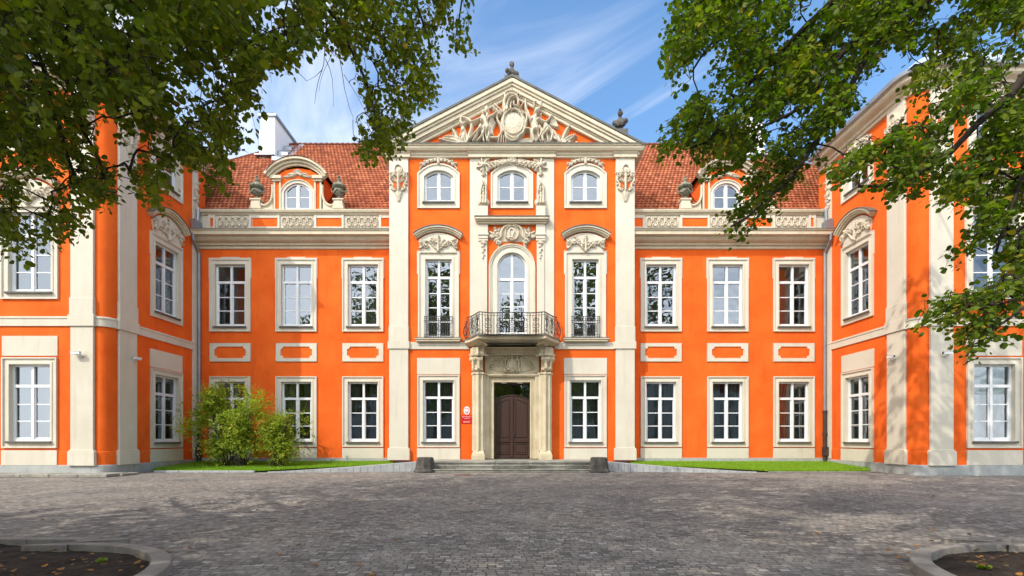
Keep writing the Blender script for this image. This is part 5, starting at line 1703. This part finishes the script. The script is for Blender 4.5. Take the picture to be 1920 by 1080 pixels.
def zlawn(y): return .05 + .20 * max(0, min(1, (y - 19.4) / 3.4))
lawn_poly = {}
for sx in (-1, 1):
    T = F(mirror=sx > 0)
    front = [(-5.4, 21.45), (-5.9, 21.36), (-7.0, 21.02), (-8.3, 20.47), (-9.6, 19.78), (-10.2, 19.45), (-11.5, 19.42), (-13.0, 19.42), (-14.3, 19.6), (-14.72, 20.2)]
    b = MB(T); xs = [p[0] for p in front]
    for (xa, ya), (xb, yb) in zip(front, front[1:]):
        m_ = 6
        for k in range(m_):
            q = []
            for x, y in ((xa, ya), (xb, yb)):
                for kk in (k, k + 1):
                    yy = y + (22.95 - y) * kk / m_; q.append((x, yy, zlawn(yy)))
            b.add([q[0], q[1], q[3], q[2]], [(0, 1, 2, 3)])
    o = b.build('lawn_ground', 'grassbase'); tag(o, 'soil bank under the grass along the palace', None, None, 'structure')
    r_ = np.random.default_rng(3 + sx)
    N_ = 42000
    x = r_.uniform(-14.7, -5.4, N_); fx = np.interp(-x, [-p[0] for p in front], [p[1] for p in front])
    y = fx + (22.93 - fx) * r_.random(N_) ** 1.3; z = .05 + .20 * np.clip((y - 19.4) / 3.4, 0, 1)
    hgt = r_.uniform(.04, .10, N_); a = r_.uniform(0, 6.28, N_); w_ = .006 + .004 * r_.random(N_)
    lx, ly = r_.normal(0, .03, N_), r_.normal(0, .03, N_)
    V = np.empty((N_, 3, 3)); V[:, 0] = np.column_stack([x - w_ * np.cos(a), y - w_ * np.sin(a), z - .01]); V[:, 1] = np.column_stack([x + w_ * np.cos(a), y + w_ * np.sin(a), z - .01])
    V[:, 2] = np.column_stack([x + lx, y + ly, z + hgt])
    V = V.reshape(-1, 3)
    if sx > 0: V[:, 0] *= -1
    o = np_mesh('grass', V, np.arange(N_ * 3).reshape(-1, 3), r_.random(N_), 'grass')
    tag(o, 'bright green lawn strip along the foot of the palace', 'grass', None, 'stuff')
# kerb in front of the lawns and paved strip by the left wing
b = MB()
x = -14.1
while x < -10.2:
    b.box(x + .004, x + .98, 19.28, 19.40, 0, .085); x += .99
o = b.build('lawn_kerb', 'palekerb', bevel=.008); tag(o, 'white granite kerb before the left lawn', None, None, 'structure')
b = MB()
x = 10.1
while x < 14.6:
    b.box(x + .004, x + .98, 19.30, 19.40, 0, .045); x += .99
o = b.build('lawn_kerb', 'kerb', bevel=.008); tag(o, 'low granite kerb before the right lawn', None, None, 'structure')
b = MB()
x = -30.0
while x < -14.9:
    b.box(x + .004, x + .99, 16.95, 17.9, 0, .10 + .012 * (int(x * 7) % 2)); x += 1.0
b.box(-14.9, -13.9, 17.5, 18.3, 0, .09)
o = b.build('pavement', 'steps', bevel=.015); tag(o, 'worn stone slab pavement along the left wing', None, None, 'structure')

# drain cover
b = MB(); b.box(-.28, .28, -.2, .2, 0, .012)
for k in range(6): b.box(-.24 + k * .085, -.20 + k * .085, -.17, .17, .012, .02)
o = b.build('drain_cover', 'rust', None, (-1.82, 18.0, 0.0)); tag(o, 'small rusty iron drain cover set in the paving before the steps', 'drain cover')

# ---- planting beds with curved stone kerbs
def zk(): return .11
for mir, lb in ((False, 'left'), (True, 'right')):
    T = F(x=-.60 if mir else 0, mirror=mir)
    # rounded nose: outer and inner arcs
    C0 = (-5.05, 4.02); Ro, Ri = 1.86, 1.69
    def ringpts(rr): return [(C0[0] + rr * math.sin(R(a)), C0[1] + rr * math.cos(R(a))) for a in range(-4, 172, 6)]
    O, I = ringpts(Ro), ringpts(Ri)
    b = MB(T)
    n = len(O)
    for i in range(n - 1):
        g_ = .0 if i % 6 else .006
        o0, o1, i0, i1 = Vector(O[i]), Vector(O[i + 1]), Vector(I[i]), Vector(I[i + 1])
        vs = [(*i0, 0), (*o0, 0), (*o1, 0), (*i1, 0), (*i0, .115), (*o0, .105), (*o1, .105), (*i1, .115)]
        b.add(vs, [(3, 2, 1, 0), (4, 7, 6, 5), (0, 4, 5, 1), (1, 5, 6, 2), (2, 6, 7, 3), (3, 7, 4, 0)] if False else [(0, 1, 2, 3), (7, 6, 5, 4), (1, 5, 6, 2), (0, 3, 7, 4)] + ([(0, 4, 5, 1)] if i == 0 else []))
    # tapering tail of the nose and the straight kerb behind it
    b.add([(-5.15, 5.88, 0), (-5.15, 5.68, 0), (-5.75, 5.74, 0), (-5.15, 5.88, .11), (-5.15, 5.68, .115), (-5.75, 5.74, .105)], [(3, 5, 4), (0, 2, 5, 3), (1, 4, 5, 2)])
    b.add([(-4.84, 6.22, 0), (-4.78, 6.10, 0), (-5.22, 5.93, 0), (-5.36, 6.03, 0), (-4.84, 6.22, .098), (-4.78, 6.10, .098), (-5.22, 5.93, .100), (-5.36, 6.03, .100)], [(4, 7, 6, 5), (0, 1, 5, 4), (1, 2, 6, 5), (2, 3, 7, 6), (3, 0, 4, 7)])
    x = -16.0
    while x < -5.2:
        b.box(x + .003, min(x + .997, -5.15), 6.06, 6.20, 0, .105); x += 1.0
    o = b.build('bed_kerb', 'kerb', bevel=.006); tag(o, 'curved stone kerb of the planting bed on the %s' % lb, None, None, 'structure')
    s_ = MB(T)
    N1 = 60
    r_ = random.Random(4)
    P = [(C0[0] + 1.67 * math.sin(R(a)), C0[1] + 1.67 * math.cos(R(a))) for a in range(-4, 172, 6)]
    P = [(-16, 6.04), (-5.2, 6.04)] + P + [(-5.0, 2.0), (-16, 2.0)]
    # soil surface as an uneven grid clipped to the bed
    res = .07
    def inside(x, y): return (y < 6.04 and x < -5.15) or (math.hypot(x - C0[0], y - C0[1]) < 1.70 and x >= -5.2)
    idx = {}
    vs = []; fs = []
    ny = int(4.3 / res); nx = int(8.0 / res)
    rr_ = np.random.default_rng(1); H = rr_.normal(0, 1, (nx + 2, ny + 2))
    for _ in range(2): H = (H + np.roll(H, 1, 0) + np.roll(H, 1, 1) + np.roll(H, -1, 0) + np.roll(H, -1, 1)) / 3.2
    def vid(i, j):
        if (i, j) not in idx:
            x, y = -11.2 + i * res, 1.8 + j * res
            idx[(i, j)] = len(vs); vs.append((x, y, .035 + .010 * H[i, j]))
        return idx[(i, j)]
    for i in range(nx):
        for j in range(ny):
            x, y = -11.2 + (i + .5) * res, 1.8 + (j + .5) * res
            if inside(x, y): fs.append((vid(i, j), vid(i + 1, j), vid(i + 1, j + 1), vid(i, j + 1)))
    s_.add(vs, fs)
    o = s_.build('bed_soil', 'soil', smooth=True); tag(o, 'dark bare soil of the planting bed on the %s' % lb, None, None, 'structure')

# ================================================================== TREES AND SHRUBS
def W(px, py, d):
    """point of the scene on the sight line of a photo pixel at a chosen distance"""
    return Vector(((px - 960) * d / FPX, d, CZ + (822 - py) * d / FPX))

LT = np.array([(0, 0, 0), (.50, .22, .07), (.52, .66, .04), (0, 1.02, -.05), (-.52, .66, .04), (-.50, .22, .07)])
def leaves(P, D, Nn, S, rg, var):
    """leaf blades: base P, direction D, approximate normal Nn, size S"""
    D = D / np.linalg.norm(D, axis=1, keepdims=True)
    Sd = np.cross(D, Nn); Sd /= np.linalg.norm(Sd, axis=1, keepdims=True) + 1e-9
    Nn = np.cross(Sd, D)
    n = len(P)
    wr = rg.uniform(.75, 1.0, (n, 1))
    V = np.empty((n, 6, 3))
    for k in range(6):
        V[:, k] = P + S[:, None] * (LT[k, 0] * wr * Sd + LT[k, 1] * D + LT[k, 2] * Nn * rg.uniform(.3, 1.8, (n, 1)))
    base = (np.arange(n) * 6)[:, None]
    F_ = np.concatenate([base + np.array([[0, 1, 2, 3]]), base + np.array([[0, 3, 4, 5]])], 1).reshape(-1, 4)
    return V.reshape(-1, 3), F_, np.repeat(var, 2)

def spray_leaves(C, Dr, Ls, k, size, rg, droop=.5, flat=.55, varc=None):
    """k leaves set alternately along each twig starting at C, direction Dr, length Ls"""
    n = len(C)
    t = (np.arange(k)[None, :] + rg.uniform(-.3, .3, (n, k))) / k
    Dn = Dr / np.linalg.norm(Dr, axis=1, keepdims=True)
    P = C[:, None, :] + Dn[:, None, :] * (t * Ls[:, None])[..., None]
    P[..., 2] -= droop * (t ** 2) * Ls[:, None] * .6
    side = np.cross(Dn, np.array([0, 0, 1.0])); side /= np.linalg.norm(side, axis=1, keepdims=True) + 1e-6
    sg = np.where(np.arange(k) % 2, 1.0, -1.0)[None, :] * np.ones((n, 1))
    D = side[:, None, :] * sg[..., None] * rg.uniform(.5, 1.1, (n, k, 1)) + Dn[:, None, :] * rg.uniform(.1, .8, (n, k, 1))
    D[..., 2] -= rg.uniform(.1, .9, (n, k)) * droop * 1.6
    D += rg.normal(0, .25, D.shape)
    Nn = np.stack([rg.normal(0, flat, (n, k)), rg.normal(0, flat, (n, k)), np.ones((n, k))], -1)
    P += D * .02 + rg.normal(0, .025, P.shape)
    S = size * rg.uniform(.55, 1.25, (n, k))
    var = np.clip((varc if varc is not None else rg.beta(2, 3, n))[:, None] + rg.normal(0, .16, (n, k)), 0, 1)
    yl = rg.random((n, k)) < .03; var[yl] = 1.0
    return leaves(P.reshape(-1, 3), D.reshape(-1, 3), Nn.reshape(-1, 3), S.ravel(), rg, var.ravel())

def in_poly(poly, x, y):
    c = np.zeros(len(x), bool); n = len(poly)
    for i in range(n):
        (x1, y1), (x2, y2) = poly[i], poly[(i + 1) % n]
        if y1 == y2: continue
        c ^= (((y1 > y) != (y2 > y)) & (x < (x2 - x1) * (y - y1) / (y2 - y1) + x1))
    return c

def curve3(pts, step=.25, wob=0.0, rg=random):
    P = [Vector(p) for p in pts]; out = []
    for i in range(len(P) - 1):
        a, b_, c, d = P[max(i - 1, 0)], P[i], P[i + 1], P[min(i + 2, len(P) - 1)]
        n = max(2, int((c - b_).length / step))
        for k in range(n):
            t = k / n
            q = 0.5 * ((2 * b_) + (c - a) * t + (2 * a - 5 * b_ + 4 * c - d) * t * t + (-a + 3 * b_ - 3 * c + d) * t ** 3)
            if wob and (i or k): q += Vector([rg.uniform(-wob, wob) for _ in range(3)])
            out.append(q)
    out.append(P[-1]); return out

def framed(P):
    """would a point be seen in the photograph's frame?"""
    y = np.maximum(P[:, 1], .05)
    px = 960 + FPX * P[:, 0] / y; py = 822 - FPX * (P[:, 2] - CZ) / y
    return (P[:, 1] > .2) & (px > -90) & (px < 2010) & (py > -110) & (py < 1200)

def big_tree(base, H, cc, cr, label, limbs, regions, seed, m, n_hidden, spray_dir, tr=.38, group='linden trees around the courtyard', hidden_size=.19, lean=(0, 0)):
    rg = np.random.default_rng(seed); q = random.Random(seed)
    root = thing('linden_tree', label, 'tree', (base[0], base[1], 0), 0, group, absolute=True)
    tb = MB()
    # trunk
    T = curve3([(base[0], base[1], -.05), (base[0] + .1, base[1], H * .2), (base[0] - .1 + lean[0] * .5, base[1] + lean[1] * .5, H * .5), (base[0] + lean[0], base[1] + lean[1], H * .92)], .5, .03, q)
    k = len(T)
    tb.tube([T[0] + Vector((0, 0, 0)), T[0] + Vector((0, 0, .25))] + T[1:], [tr * 1.7, tr * 1.2] + [tr * (1 - .88 * i / k) for i in range(1, k)], 12)
    skel = []
    def add_limb(pts, r0, r1, step=.25, wob=.02):
        C = curve3(pts, step, wob, q); n = len(C)
        tb.tube(C, [r0 + (r1 - r0) * (i / (n - 1)) ** .8 for i in range(n)], 8)
        skel.extend(C); return C
    # general limbs reaching through the crown
    cen = Vector(cc)
    for i in range(14):
        a = i * 2.4 + q.random() * .5; z0 = H * (.25 + .045 * i)
        tp = min(T, key=lambda p: abs(p.z - z0))
        for _ in range(8):
            e = Vector((cc[0] + cr[0] * .8 * math.cos(a), cc[1] + cr[1] * .8 * math.sin(a), min(H * .95, z0 + 1 + q.random() * 3)))
            P_ = np.array([tuple(tp.lerp(e, u)) for u in (.3, .5, .7, 1)])
            if not framed(P_).any(): break
            a += .8
        else: continue
        mid = tp.lerp(e, .5) + Vector((0, 0, -.2))
        add_limb([tp, mid, e], tr * .36, .025, .4, .05)
    for lb in limbs:
        pts, r0, r1 = lb
        tp = min(T, key=lambda p: (p - Vector(pts[0])).length + abs(p.z - pts[0][2] + 1.0) * 1.5)
        if (Vector(pts[0]) - tp).length > .8 and lb[1] > .02:
            pm = tp.lerp(Vector(pts[0]), .55) + Vector((0, 0, .35))
            add_limb([tp, pm] + list(pts), r0, r1)
        else: add_limb(pts, r0, r1)
    # leaf twigs inside the visible part of the crown
    Cs, Dsl, Ls, Vs, Sz = [], [], [], [], []
    for poly, dens, (d0, d1), sz, gap in regions:
        xs, ys = [p[0] for p in poly], [p[1] for p in poly]
        area = (max(xs) - min(xs)) * (max(ys) - min(ys))
        n = int(area * dens / 1000)
        x = rg.uniform(min(xs), max(xs), n); y = rg.uniform(min(ys), max(ys), n)
        ok = in_poly(poly, x, y); x, y = x[ok], y[ok]
        # clumps: thin the crown where a slow noise is low
        d = rg.uniform(d0, d1, len(x))
        f = np.sin(x * .021 + seed) * np.sin(y * .027 + 1.3 * seed) + .6 * np.sin(x * .051 + y * .043 + seed)
        ok = rg.random(len(x)) < np.clip(.62 + .75 * f * gap, .05, 1); x, y, d, f = x[ok], y[ok], d[ok], f[ok]
        P = np.column_stack([(x - 960) * d / FPX, d, CZ + (822 - y) * d / FPX])
        Cs.append(P); dd_ = np.array(spray_dir)[None, :] + rg.normal(0, .35, P.shape); ll = rg.uniform(.16, .38, len(x))
        dd_ /= np.linalg.norm(dd_, axis=1, keepdims=True)
        Cs[-1] = P - dd_ * ll[:, None] * .55 + np.array([0, 0, 1.0]) * (.09 * ll + .03)[:, None]
        Dsl.append(dd_); Ls.append(ll)
        Vs.append(np.clip(.36 + .16 * f + rg.normal(0, .1, len(x)), 0, .95)); Sz.append(np.full(len(x), sz))
    V_, F_, A_ = [], [], []; off = 0
    def push(v, f, a):
        nonlocal off
        V_.append(v); F_.append(f + off); A_.append(a); off += len(v)
    if Cs:
        C = np.vstack(Cs); D = np.vstack(Dsl); L = np.concatenate(Ls); Va = np.concatenate(Vs); Z_ = np.concatenate(Sz)
        for s_ in np.unique(Z_):
            o = Z_ == s_
            push(*spray_leaves(C[o], D[o], L[o], 14, s_, rg, varc=Va[o]))
        # twigs: link every spray to its nearest already linked neighbour
        S = np.array([tuple(p) for p in skel])
        dist = np.sqrt(((C[:, None, :] - S[None]) ** 2).sum(-1)); near = dist.argmin(1); dmin = dist.min(1)
        order = np.argsort(dmin); P_all = S.copy(); 
        par = []; cnt = np.zeros(len(S) + len(C)); ids = {}
        for o in order:
            dd = ((P_all - C[o]) ** 2).sum(1) + 0.0
            j = dd.argmin(); par.append((o, j)); ids[o] = len(P_all)
            P_all = np.vstack([P_all, C[o]])
        for t_, (o, j) in list(enumerate(par))[::-1]:
            me_ = len(S) + t_; cnt[me_] += 1; cnt[j] += cnt[me_]
        for t_, (o, j) in enumerate(par):
            a, b_ = Vector(P_all[j]), Vector(C[o]); me_ = len(S) + t_
            if (b_ - a).length > 2.2: continue
            r = min(.03, .0022 + .0014 * math.sqrt(cnt[me_]))
            mid = a.lerp(b_, .5) + Vector((q.uniform(-.04, .04), q.uniform(-.04, .04), q.uniform(0, .06)))
            tb.tube([a, mid, b_], [r * 1.15, r, r * .9], 4, False)
            dd = Vector(D[o]).normalized() * L[o]
            tb.tube([b_, b_ + dd * .5 + Vector((0, 0, -.04 * L[o])), b_ + dd + Vector((0, 0, -.3 * L[o]))], [.003, .0025, .0015], 3, False)
    # the rest of the crown, outside the picture
    n = n_hidden
    u = rg.normal(0, 1, (n * 3, 3)); u /= np.linalg.norm(u, axis=1, keepdims=True)
    rr = rg.random(n * 3) ** (1 / 2.2)
    P = np.array(cc) + u * rr[:, None] * np.array(cr)
    f = np.sin(P[:, 0] * 1.3 + seed) * np.sin(P[:, 1] * 1.1) * np.sin(P[:, 2] * 1.2 + 1)
    P = P[(f > -.42)]
    P = P[~framed(P)][:n]
    D = rg.normal(0, 1, P.shape); D[:, 2] -= .4
    push(*spray_leaves(P, D, np.full(len(P), .55), 7, hidden_size, rg))
    tr_o = tb.build('trunk', 'bark'); attach(tr_o, root); tr_o.data.shade_smooth()
    o = np_mesh('crown', np.vstack(V_), np.vstack(F_), np.concatenate(A_), m); attach(o, root)
    return root

# left foreground linden
polyL = [
    ([(-60, -80), (600, -80), (592, 70), (560, 118), (478, 130), (462, 180), (400, 190), (330, 170), (210, 150), (140, 215), (-60, 300)], 12.5, (4.6, 7.6), .066, .62),
    ([(130, 210), (210, 150), (330, 170), (440, 180), (482, 150), (480, 235), (432, 285), (415, 378), (372, 362), (330, 290), (292, 378), (225, 330), (235, 270), (195, 250), (215, 370), (125, 395), (182, 452), (100, 440), (40, 470), (-60, 485), (-60, 280)], 7.6, (4.6, 6.6), .060, 1.1),
    ([(560, -80), (885, -80), (886, 95), (822, 85), (806, 130), (822, 172), (775, 200), (762, 240), (745, 298), (665, 305), (688, 240), (682, 190), (640, 120), (600, 85)], 12.5, (6.2, 8.2), .062, .7),
    ([(330, -80), (600, -80), (575, 90), (430, 115)], 1.0, (3.4, 4.3), .075, .5),
    ([(-60, -80), (330, -80), (300, 200), (-60, 250)], 2.4, (3.6, 4.8), .068, .8),
]
limbsL = [
    ([W(-30, -160, 5.6), W(40, 0, 5.4), W(75, 120, 5.3), W(110, 230, 5.2), W(150, 345, 5.1)], 0.058, 0.014),
    ([W(10, -130, 5.2), W(80, 40, 5.0), W(140, 190, 4.9), W(195, 335, 4.8)], 0.052, 0.012),
    ([W(60, -110, 5.6), W(150, 60, 5.8), W(250, 160, 6.0), W(330, 260, 6.1)], 0.052, 0.010),
    ([W(200, -150, 6.2), W(450, -60, 6.5), W(600, 0, 6.8), W(655, 90, 7.0), (W(695, 175, 7.0)), W(705, 262, 7.0)], 0.078, 0.014),
    ([W(420, -170, 6.4), W(700, -80, 7.2), W(785, 20, 7.4), W(808, 110, 7.4)], 0.072, 0.017),
    ([W(500, -120, 6.4), W(840, -50, 7.6), W(856, 60, 7.6)], 0.052, 0.012),
    ([W(150, -150, 6.4), W(330, -20, 6.8), W(420, 100, 6.9), W(445, 220, 6.9), W(400, 330, 6.8)], 0.058, 0.010),
    ([W(608, 20, 6.6), W(612, 90, 6.6), W(600, 150, 6.6), W(590, 195, 6.6)], .008, .002),
    ([W(610, 110, 6.6), W(625, 150, 6.6), W(625, 200, 6.6)], .005, .0015), ([W(605, 130, 6.6), W(575, 152, 6.6)], .004, .0015),
    ([W(625, 60, 6.7), W(640, 130, 6.7), W(655, 200, 6.7), W(662, 225, 6.7)], .006, .0015), ([W(630, 80, 6.7), W(605, 130, 6.7), W(598, 172, 6.7)], .004, .0015),
    ([W(645, 140, 6.7), W(668, 180, 6.7), W(690, 225, 6.7)], .004, .0015),
]
big_tree((-7.9, 4.5), 17.5, (-7.9, 4.2, 11.3), (6.6, 6.4, 6.2), 'large dark linden overhanging the court from the left with long drooping twigs', limbsL, polyL, 3, 'leaf_dark', 2000, (.35, .1, -.55))

polyR = [
    ([(1275, -80), (1990, -80), (1990, 60), (1860, 40), (1800, 95), (1690, 100), (1640, 150), (1570, 235), (1500, 310), (1440, 300), (1330, 285), (1290, 230), (1290, 180), (1258, 150), (1252, 85)], 15, (5.2, 7.8), .062, .7),
    ([(1270, 215), (1420, 260), (1560, 300), (1500, 345), (1445, 400), (1430, 450), (1385, 460), (1350, 430), (1400, 350), (1335, 345), (1310, 295), (1240, 300), (1225, 262)], 9.5, (5.8, 7.2), .059, .8),
    ([(1545, 330), (1600, 300), (1680, 250), (1740, 215), (1800, 160), (1990, 120), (1990, 540), (1900, 520), (1850, 440), (1800, 495), (1765, 490), (1820, 430), (1850, 400), (1800, 375), (1745, 355), (1695, 385), (1640, 350), (1590, 345)], 13, (4.4, 6.2), .056, 1.0),
    ([(1722, 605), (1765, 565), (1850, 540), (1990, 515), (1990, 625), (1885, 615), (1890, 640), (1820, 672), (1800, 640), (1840, 605)], 8.5, (3.9, 4.6), .050, .6),
    ([(1680, 190), (1740, 110), (1800, 60), (1990, 0), (1990, 140), (1800, 150), (1700, 220)], 4.2, (4.8, 6.4), .056, 1.0),
]
limbsR = [
    ([W(2060, 60, 4.7), W(1960, 115, 4.7), W(1890, 180, 4.7), W(1830, 235, 4.7), W(1720, 330, 4.7), W(1610, 350, 4.8)], 0.135, 0.013),
    ([W(1950, -160, 5.3), W(1740, -20, 5.5), W(1620, 65, 5.6), W(1560, 120, 5.7), W(1520, 190, 5.7), W(1400, 250, 5.7)], 0.120, 0.013),
    ([W(1900, -140, 5.7), W(1720, 20, 5.7), W(1630, 105, 5.7), W(1560, 225, 5.7), W(1500, 310, 5.8), W(1440, 375, 5.8), W(1370, 425, 5.8)], 0.105, 0.011),
    ([W(1800, -170, 5.7), W(1600, -30, 5.9), W(1450, 110, 6.0), W(1380, 190, 6.1), W(1330, 262, 6.1), W(1285, 280, 6.1)], 0.090, 0.011),
    ([W(1700, -150, 5.9), W(1500, -50, 6.1), W(1370, 40, 6.2), W(1300, 130, 6.2)], 0.075, 0.011),
    ([W(2040, 130, 4.5), W(1950, 260, 4.6), W(1895, 400, 4.6), W(1865, 480, 4.6)], 0.060, 0.010),
    ([W(2040, 420, 4.0), W(1960, 530, 4.0), W(1880, 570, 4.0), W(1770, 590, 4.0)], 0.038, 0.006),
    ([W(1960, 545, 4.0), W(1890, 600, 4.0), W(1830, 645, 4.0)], 0.018, 0.005),
]
big_tree((8.3, 5.4), 19.8, (8.6, 6.2, 13.2), (6.1, 6.0, 6.4), 'tall linden overhanging the court from the right with branches sloping down leftwards', limbsR, polyR, 8, 'leaf_right', 2100, (-.6, -.1, -.35))

# trees behind the viewpoint that shade the near paving and mirror in the windows
for i, (bx, by, H, cr) in enumerate(((-10.5, -4.5, 17, 5.6), (-18, -5.0, 15, 5.5), (0.5, -13, 18, 6.0), (10.5, -17, 17, 6.0), (-10, -18, 17, 6), (-26, -14, 15, 5))):
    big_tree((bx, by), H, (bx, by, H * .62), (cr, cr, H * .38), 'linden behind the viewpoint, ' + ('nearest on the left', 'further left beyond the nearest one', 'straight back from the door axis', 'far back on the right', 'far back on the left', 'outermost far left')[i], [], [], 20 + i, 'leaf_dark', 1900, (0, 0, -1), group='lindens behind the viewpoint', hidden_size=.26)
# plain street houses across the road, seen only as reflections
for i, (x0, x1, h) in enumerate(((-60, -30, 11), (-30, 2, 9.5), (2, 34, 11.5), (34, 66, 10))):
    hs_ = thing('town_house', ('pale', 'grey', 'buff', 'light')[i] + ' rendered town house across the street', 'house', ((x0 + x1) / 2, -46, 0), 0, 'houses across the street', absolute=True)
    b = MB(); b.box(x0 + .1, x1 - .1, -58, -46, 0, h); attach(b.build('wall', 'plinth'), hs_)
    for f in range(3):
        for k in range(7):
            xx = x0 + 2.2 + k * (x1 - x0 - 4.4) / 6; w_ = MB(); w_.box(xx - .6, xx + .6, -46.05, -45.95, 1 + f * 3.2, 2.9 + f * 3.2)
            if f * 3.2 + 3 < h: attach(w_.build('window', 'interior'), hs_)
    b = MB(); b.prism([(x0, h), (x1, h), (x1 - 1, h + 3), (x0 + 1, h + 3)], -57, -47); attach(b.build('roof', 'tile'), hs_)

# shrubs by the left range
def shrub(c, r, label, seed, ns, k=9, size=.052):
    rg = np.random.default_rng(seed); q = random.Random(seed)
    root = thing('leafy_shrub', label, 'shrub', (c[0], c[1], .10), 0, 'shrubs on the left lawn', absolute=True)
    b = MB(); tips = []
    for i in range(30):
        a = q.random() * 6.28; rad = math.sqrt(q.random())
        e = Vector((c[0] + r[0] * rad * math.cos(a) * .95, c[1] + r[1] * rad * math.sin(a) * .9, c[2] + r[2] * (.95 * math.sqrt(max(0, 1 - rad * rad)) - .1 + .1 * q.random())))
        s0 = Vector((c[0] + q.uniform(-.3, .3) * r[0], c[1] + q.uniform(-.3, .3), .06))
        m_ = s0.lerp(e, .5) + Vector((0, 0, .35))
        C = curve3([s0, m_, e], .12, .015, q); n = len(C)
        b.tube(C, [.022 * (1 - .8 * i_ / n) + .002 for i_ in range(n)], 5, False)
        tips += C[n // 3:]
    T = np.array([tuple(t) for t in tips])
    pick = T[rg.integers(0, len(T), ns)]
    P = pick + rg.normal(0, .17, (ns, 3)) * np.array([1.4, 1, 1.1])
    P[:, 2] = np.maximum(P[:, 2], .22)
    D = (P - np.array(c)) / np.array(r) + rg.normal(0, .5, P.shape); D[:, 2] += .25
    f = np.sin(P[:, 0] * 3.1 + seed) * np.sin(P[:, 2] * 2.7)
    ok = rg.random(ns) < np.clip(.55 + .6 * f, .08, 1); P, D, f = P[ok], D[ok], f[ok]
    v, fa, va = spray_leaves(P, D, rg.uniform(.16, .38, len(P)), k, size, rg, .35, .8, np.clip(.45 + .2 * f + rg.normal(0, .12, len(P)), 0, 1))
    attach(b.build('stem', 'bark'), root)
    attach(np_mesh('foliage', v, fa, va, 'leaf_bush'), root)
shrub((-12.0, 21.0, 1.65), (2.45, .8, 1.95), 'large airy light green shrub in front of the left range, beside the wing', 41, 5600, size=.062)
shrub((-9.95, 20.9, 1.25), (1.1, .6, 1.25), 'smaller light green shrub on the right of the large shrub', 43, 2200, size=.060)

# fallen leaves on the paving and in the beds
rg = np.random.default_rng(77)
n = 640
x = np.concatenate([rg.uniform(-12, 12, 300), rg.uniform(-8.5, -3.6, 200), rg.uniform(4.2, 8.5, 140)]); y = np.concatenate([4.6 + 15 * rg.random(300) ** 1.4, rg.uniform(4.2, 5.9, 340)])
bed = (np.abs(x) > 3.6) & (y < 6.0)
P = np.column_stack([x, y, np.where(bed, .07, .012)])
a = rg.uniform(0, 6.28, n); D = np.column_stack([np.cos(a), np.sin(a), rg.normal(0, .15, n)])
Nn = np.column_stack([rg.normal(0, .25, n), rg.normal(0, .25, n), np.ones(n)])
v, f, va = leaves(P, D, Nn, rg.uniform(.03, .062, n), rg, rg.beta(1.6, 2.6, n))
v[:, 2] = np.maximum(v[:, 2], .006)
tag(np_mesh('leaf_litter', v, f, va, 'litter'), 'scattered brown and orange fallen leaves', 'fallen leaves', None, 'stuff')
# weeds in the beds
for x, y, lb in ((-4.35, 5.2, 'small green weed growing in the left bed inside its curved kerb'), (4.75, 4.95, 'small green weed growing in the right bed inside its curved kerb')):
    n = 22; P = np.column_stack([rg.normal(x, .02, n), rg.normal(y, .02, n), np.full(n, .045)])
    D = np.column_stack([rg.normal(0, .8, n), rg.normal(0, .8, n), np.full(n, .5)])
    v, f, va = leaves(P, D, np.column_stack([rg.normal(0, .5, n), rg.normal(0, .5, n), np.ones(n)]), rg.uniform(.025, .06, n), rg, rg.random(n) * .3)
    tag(np_mesh('weed', v, f, va, 'leaf_bush'), lb, 'weed', 'weeds in the planting beds')
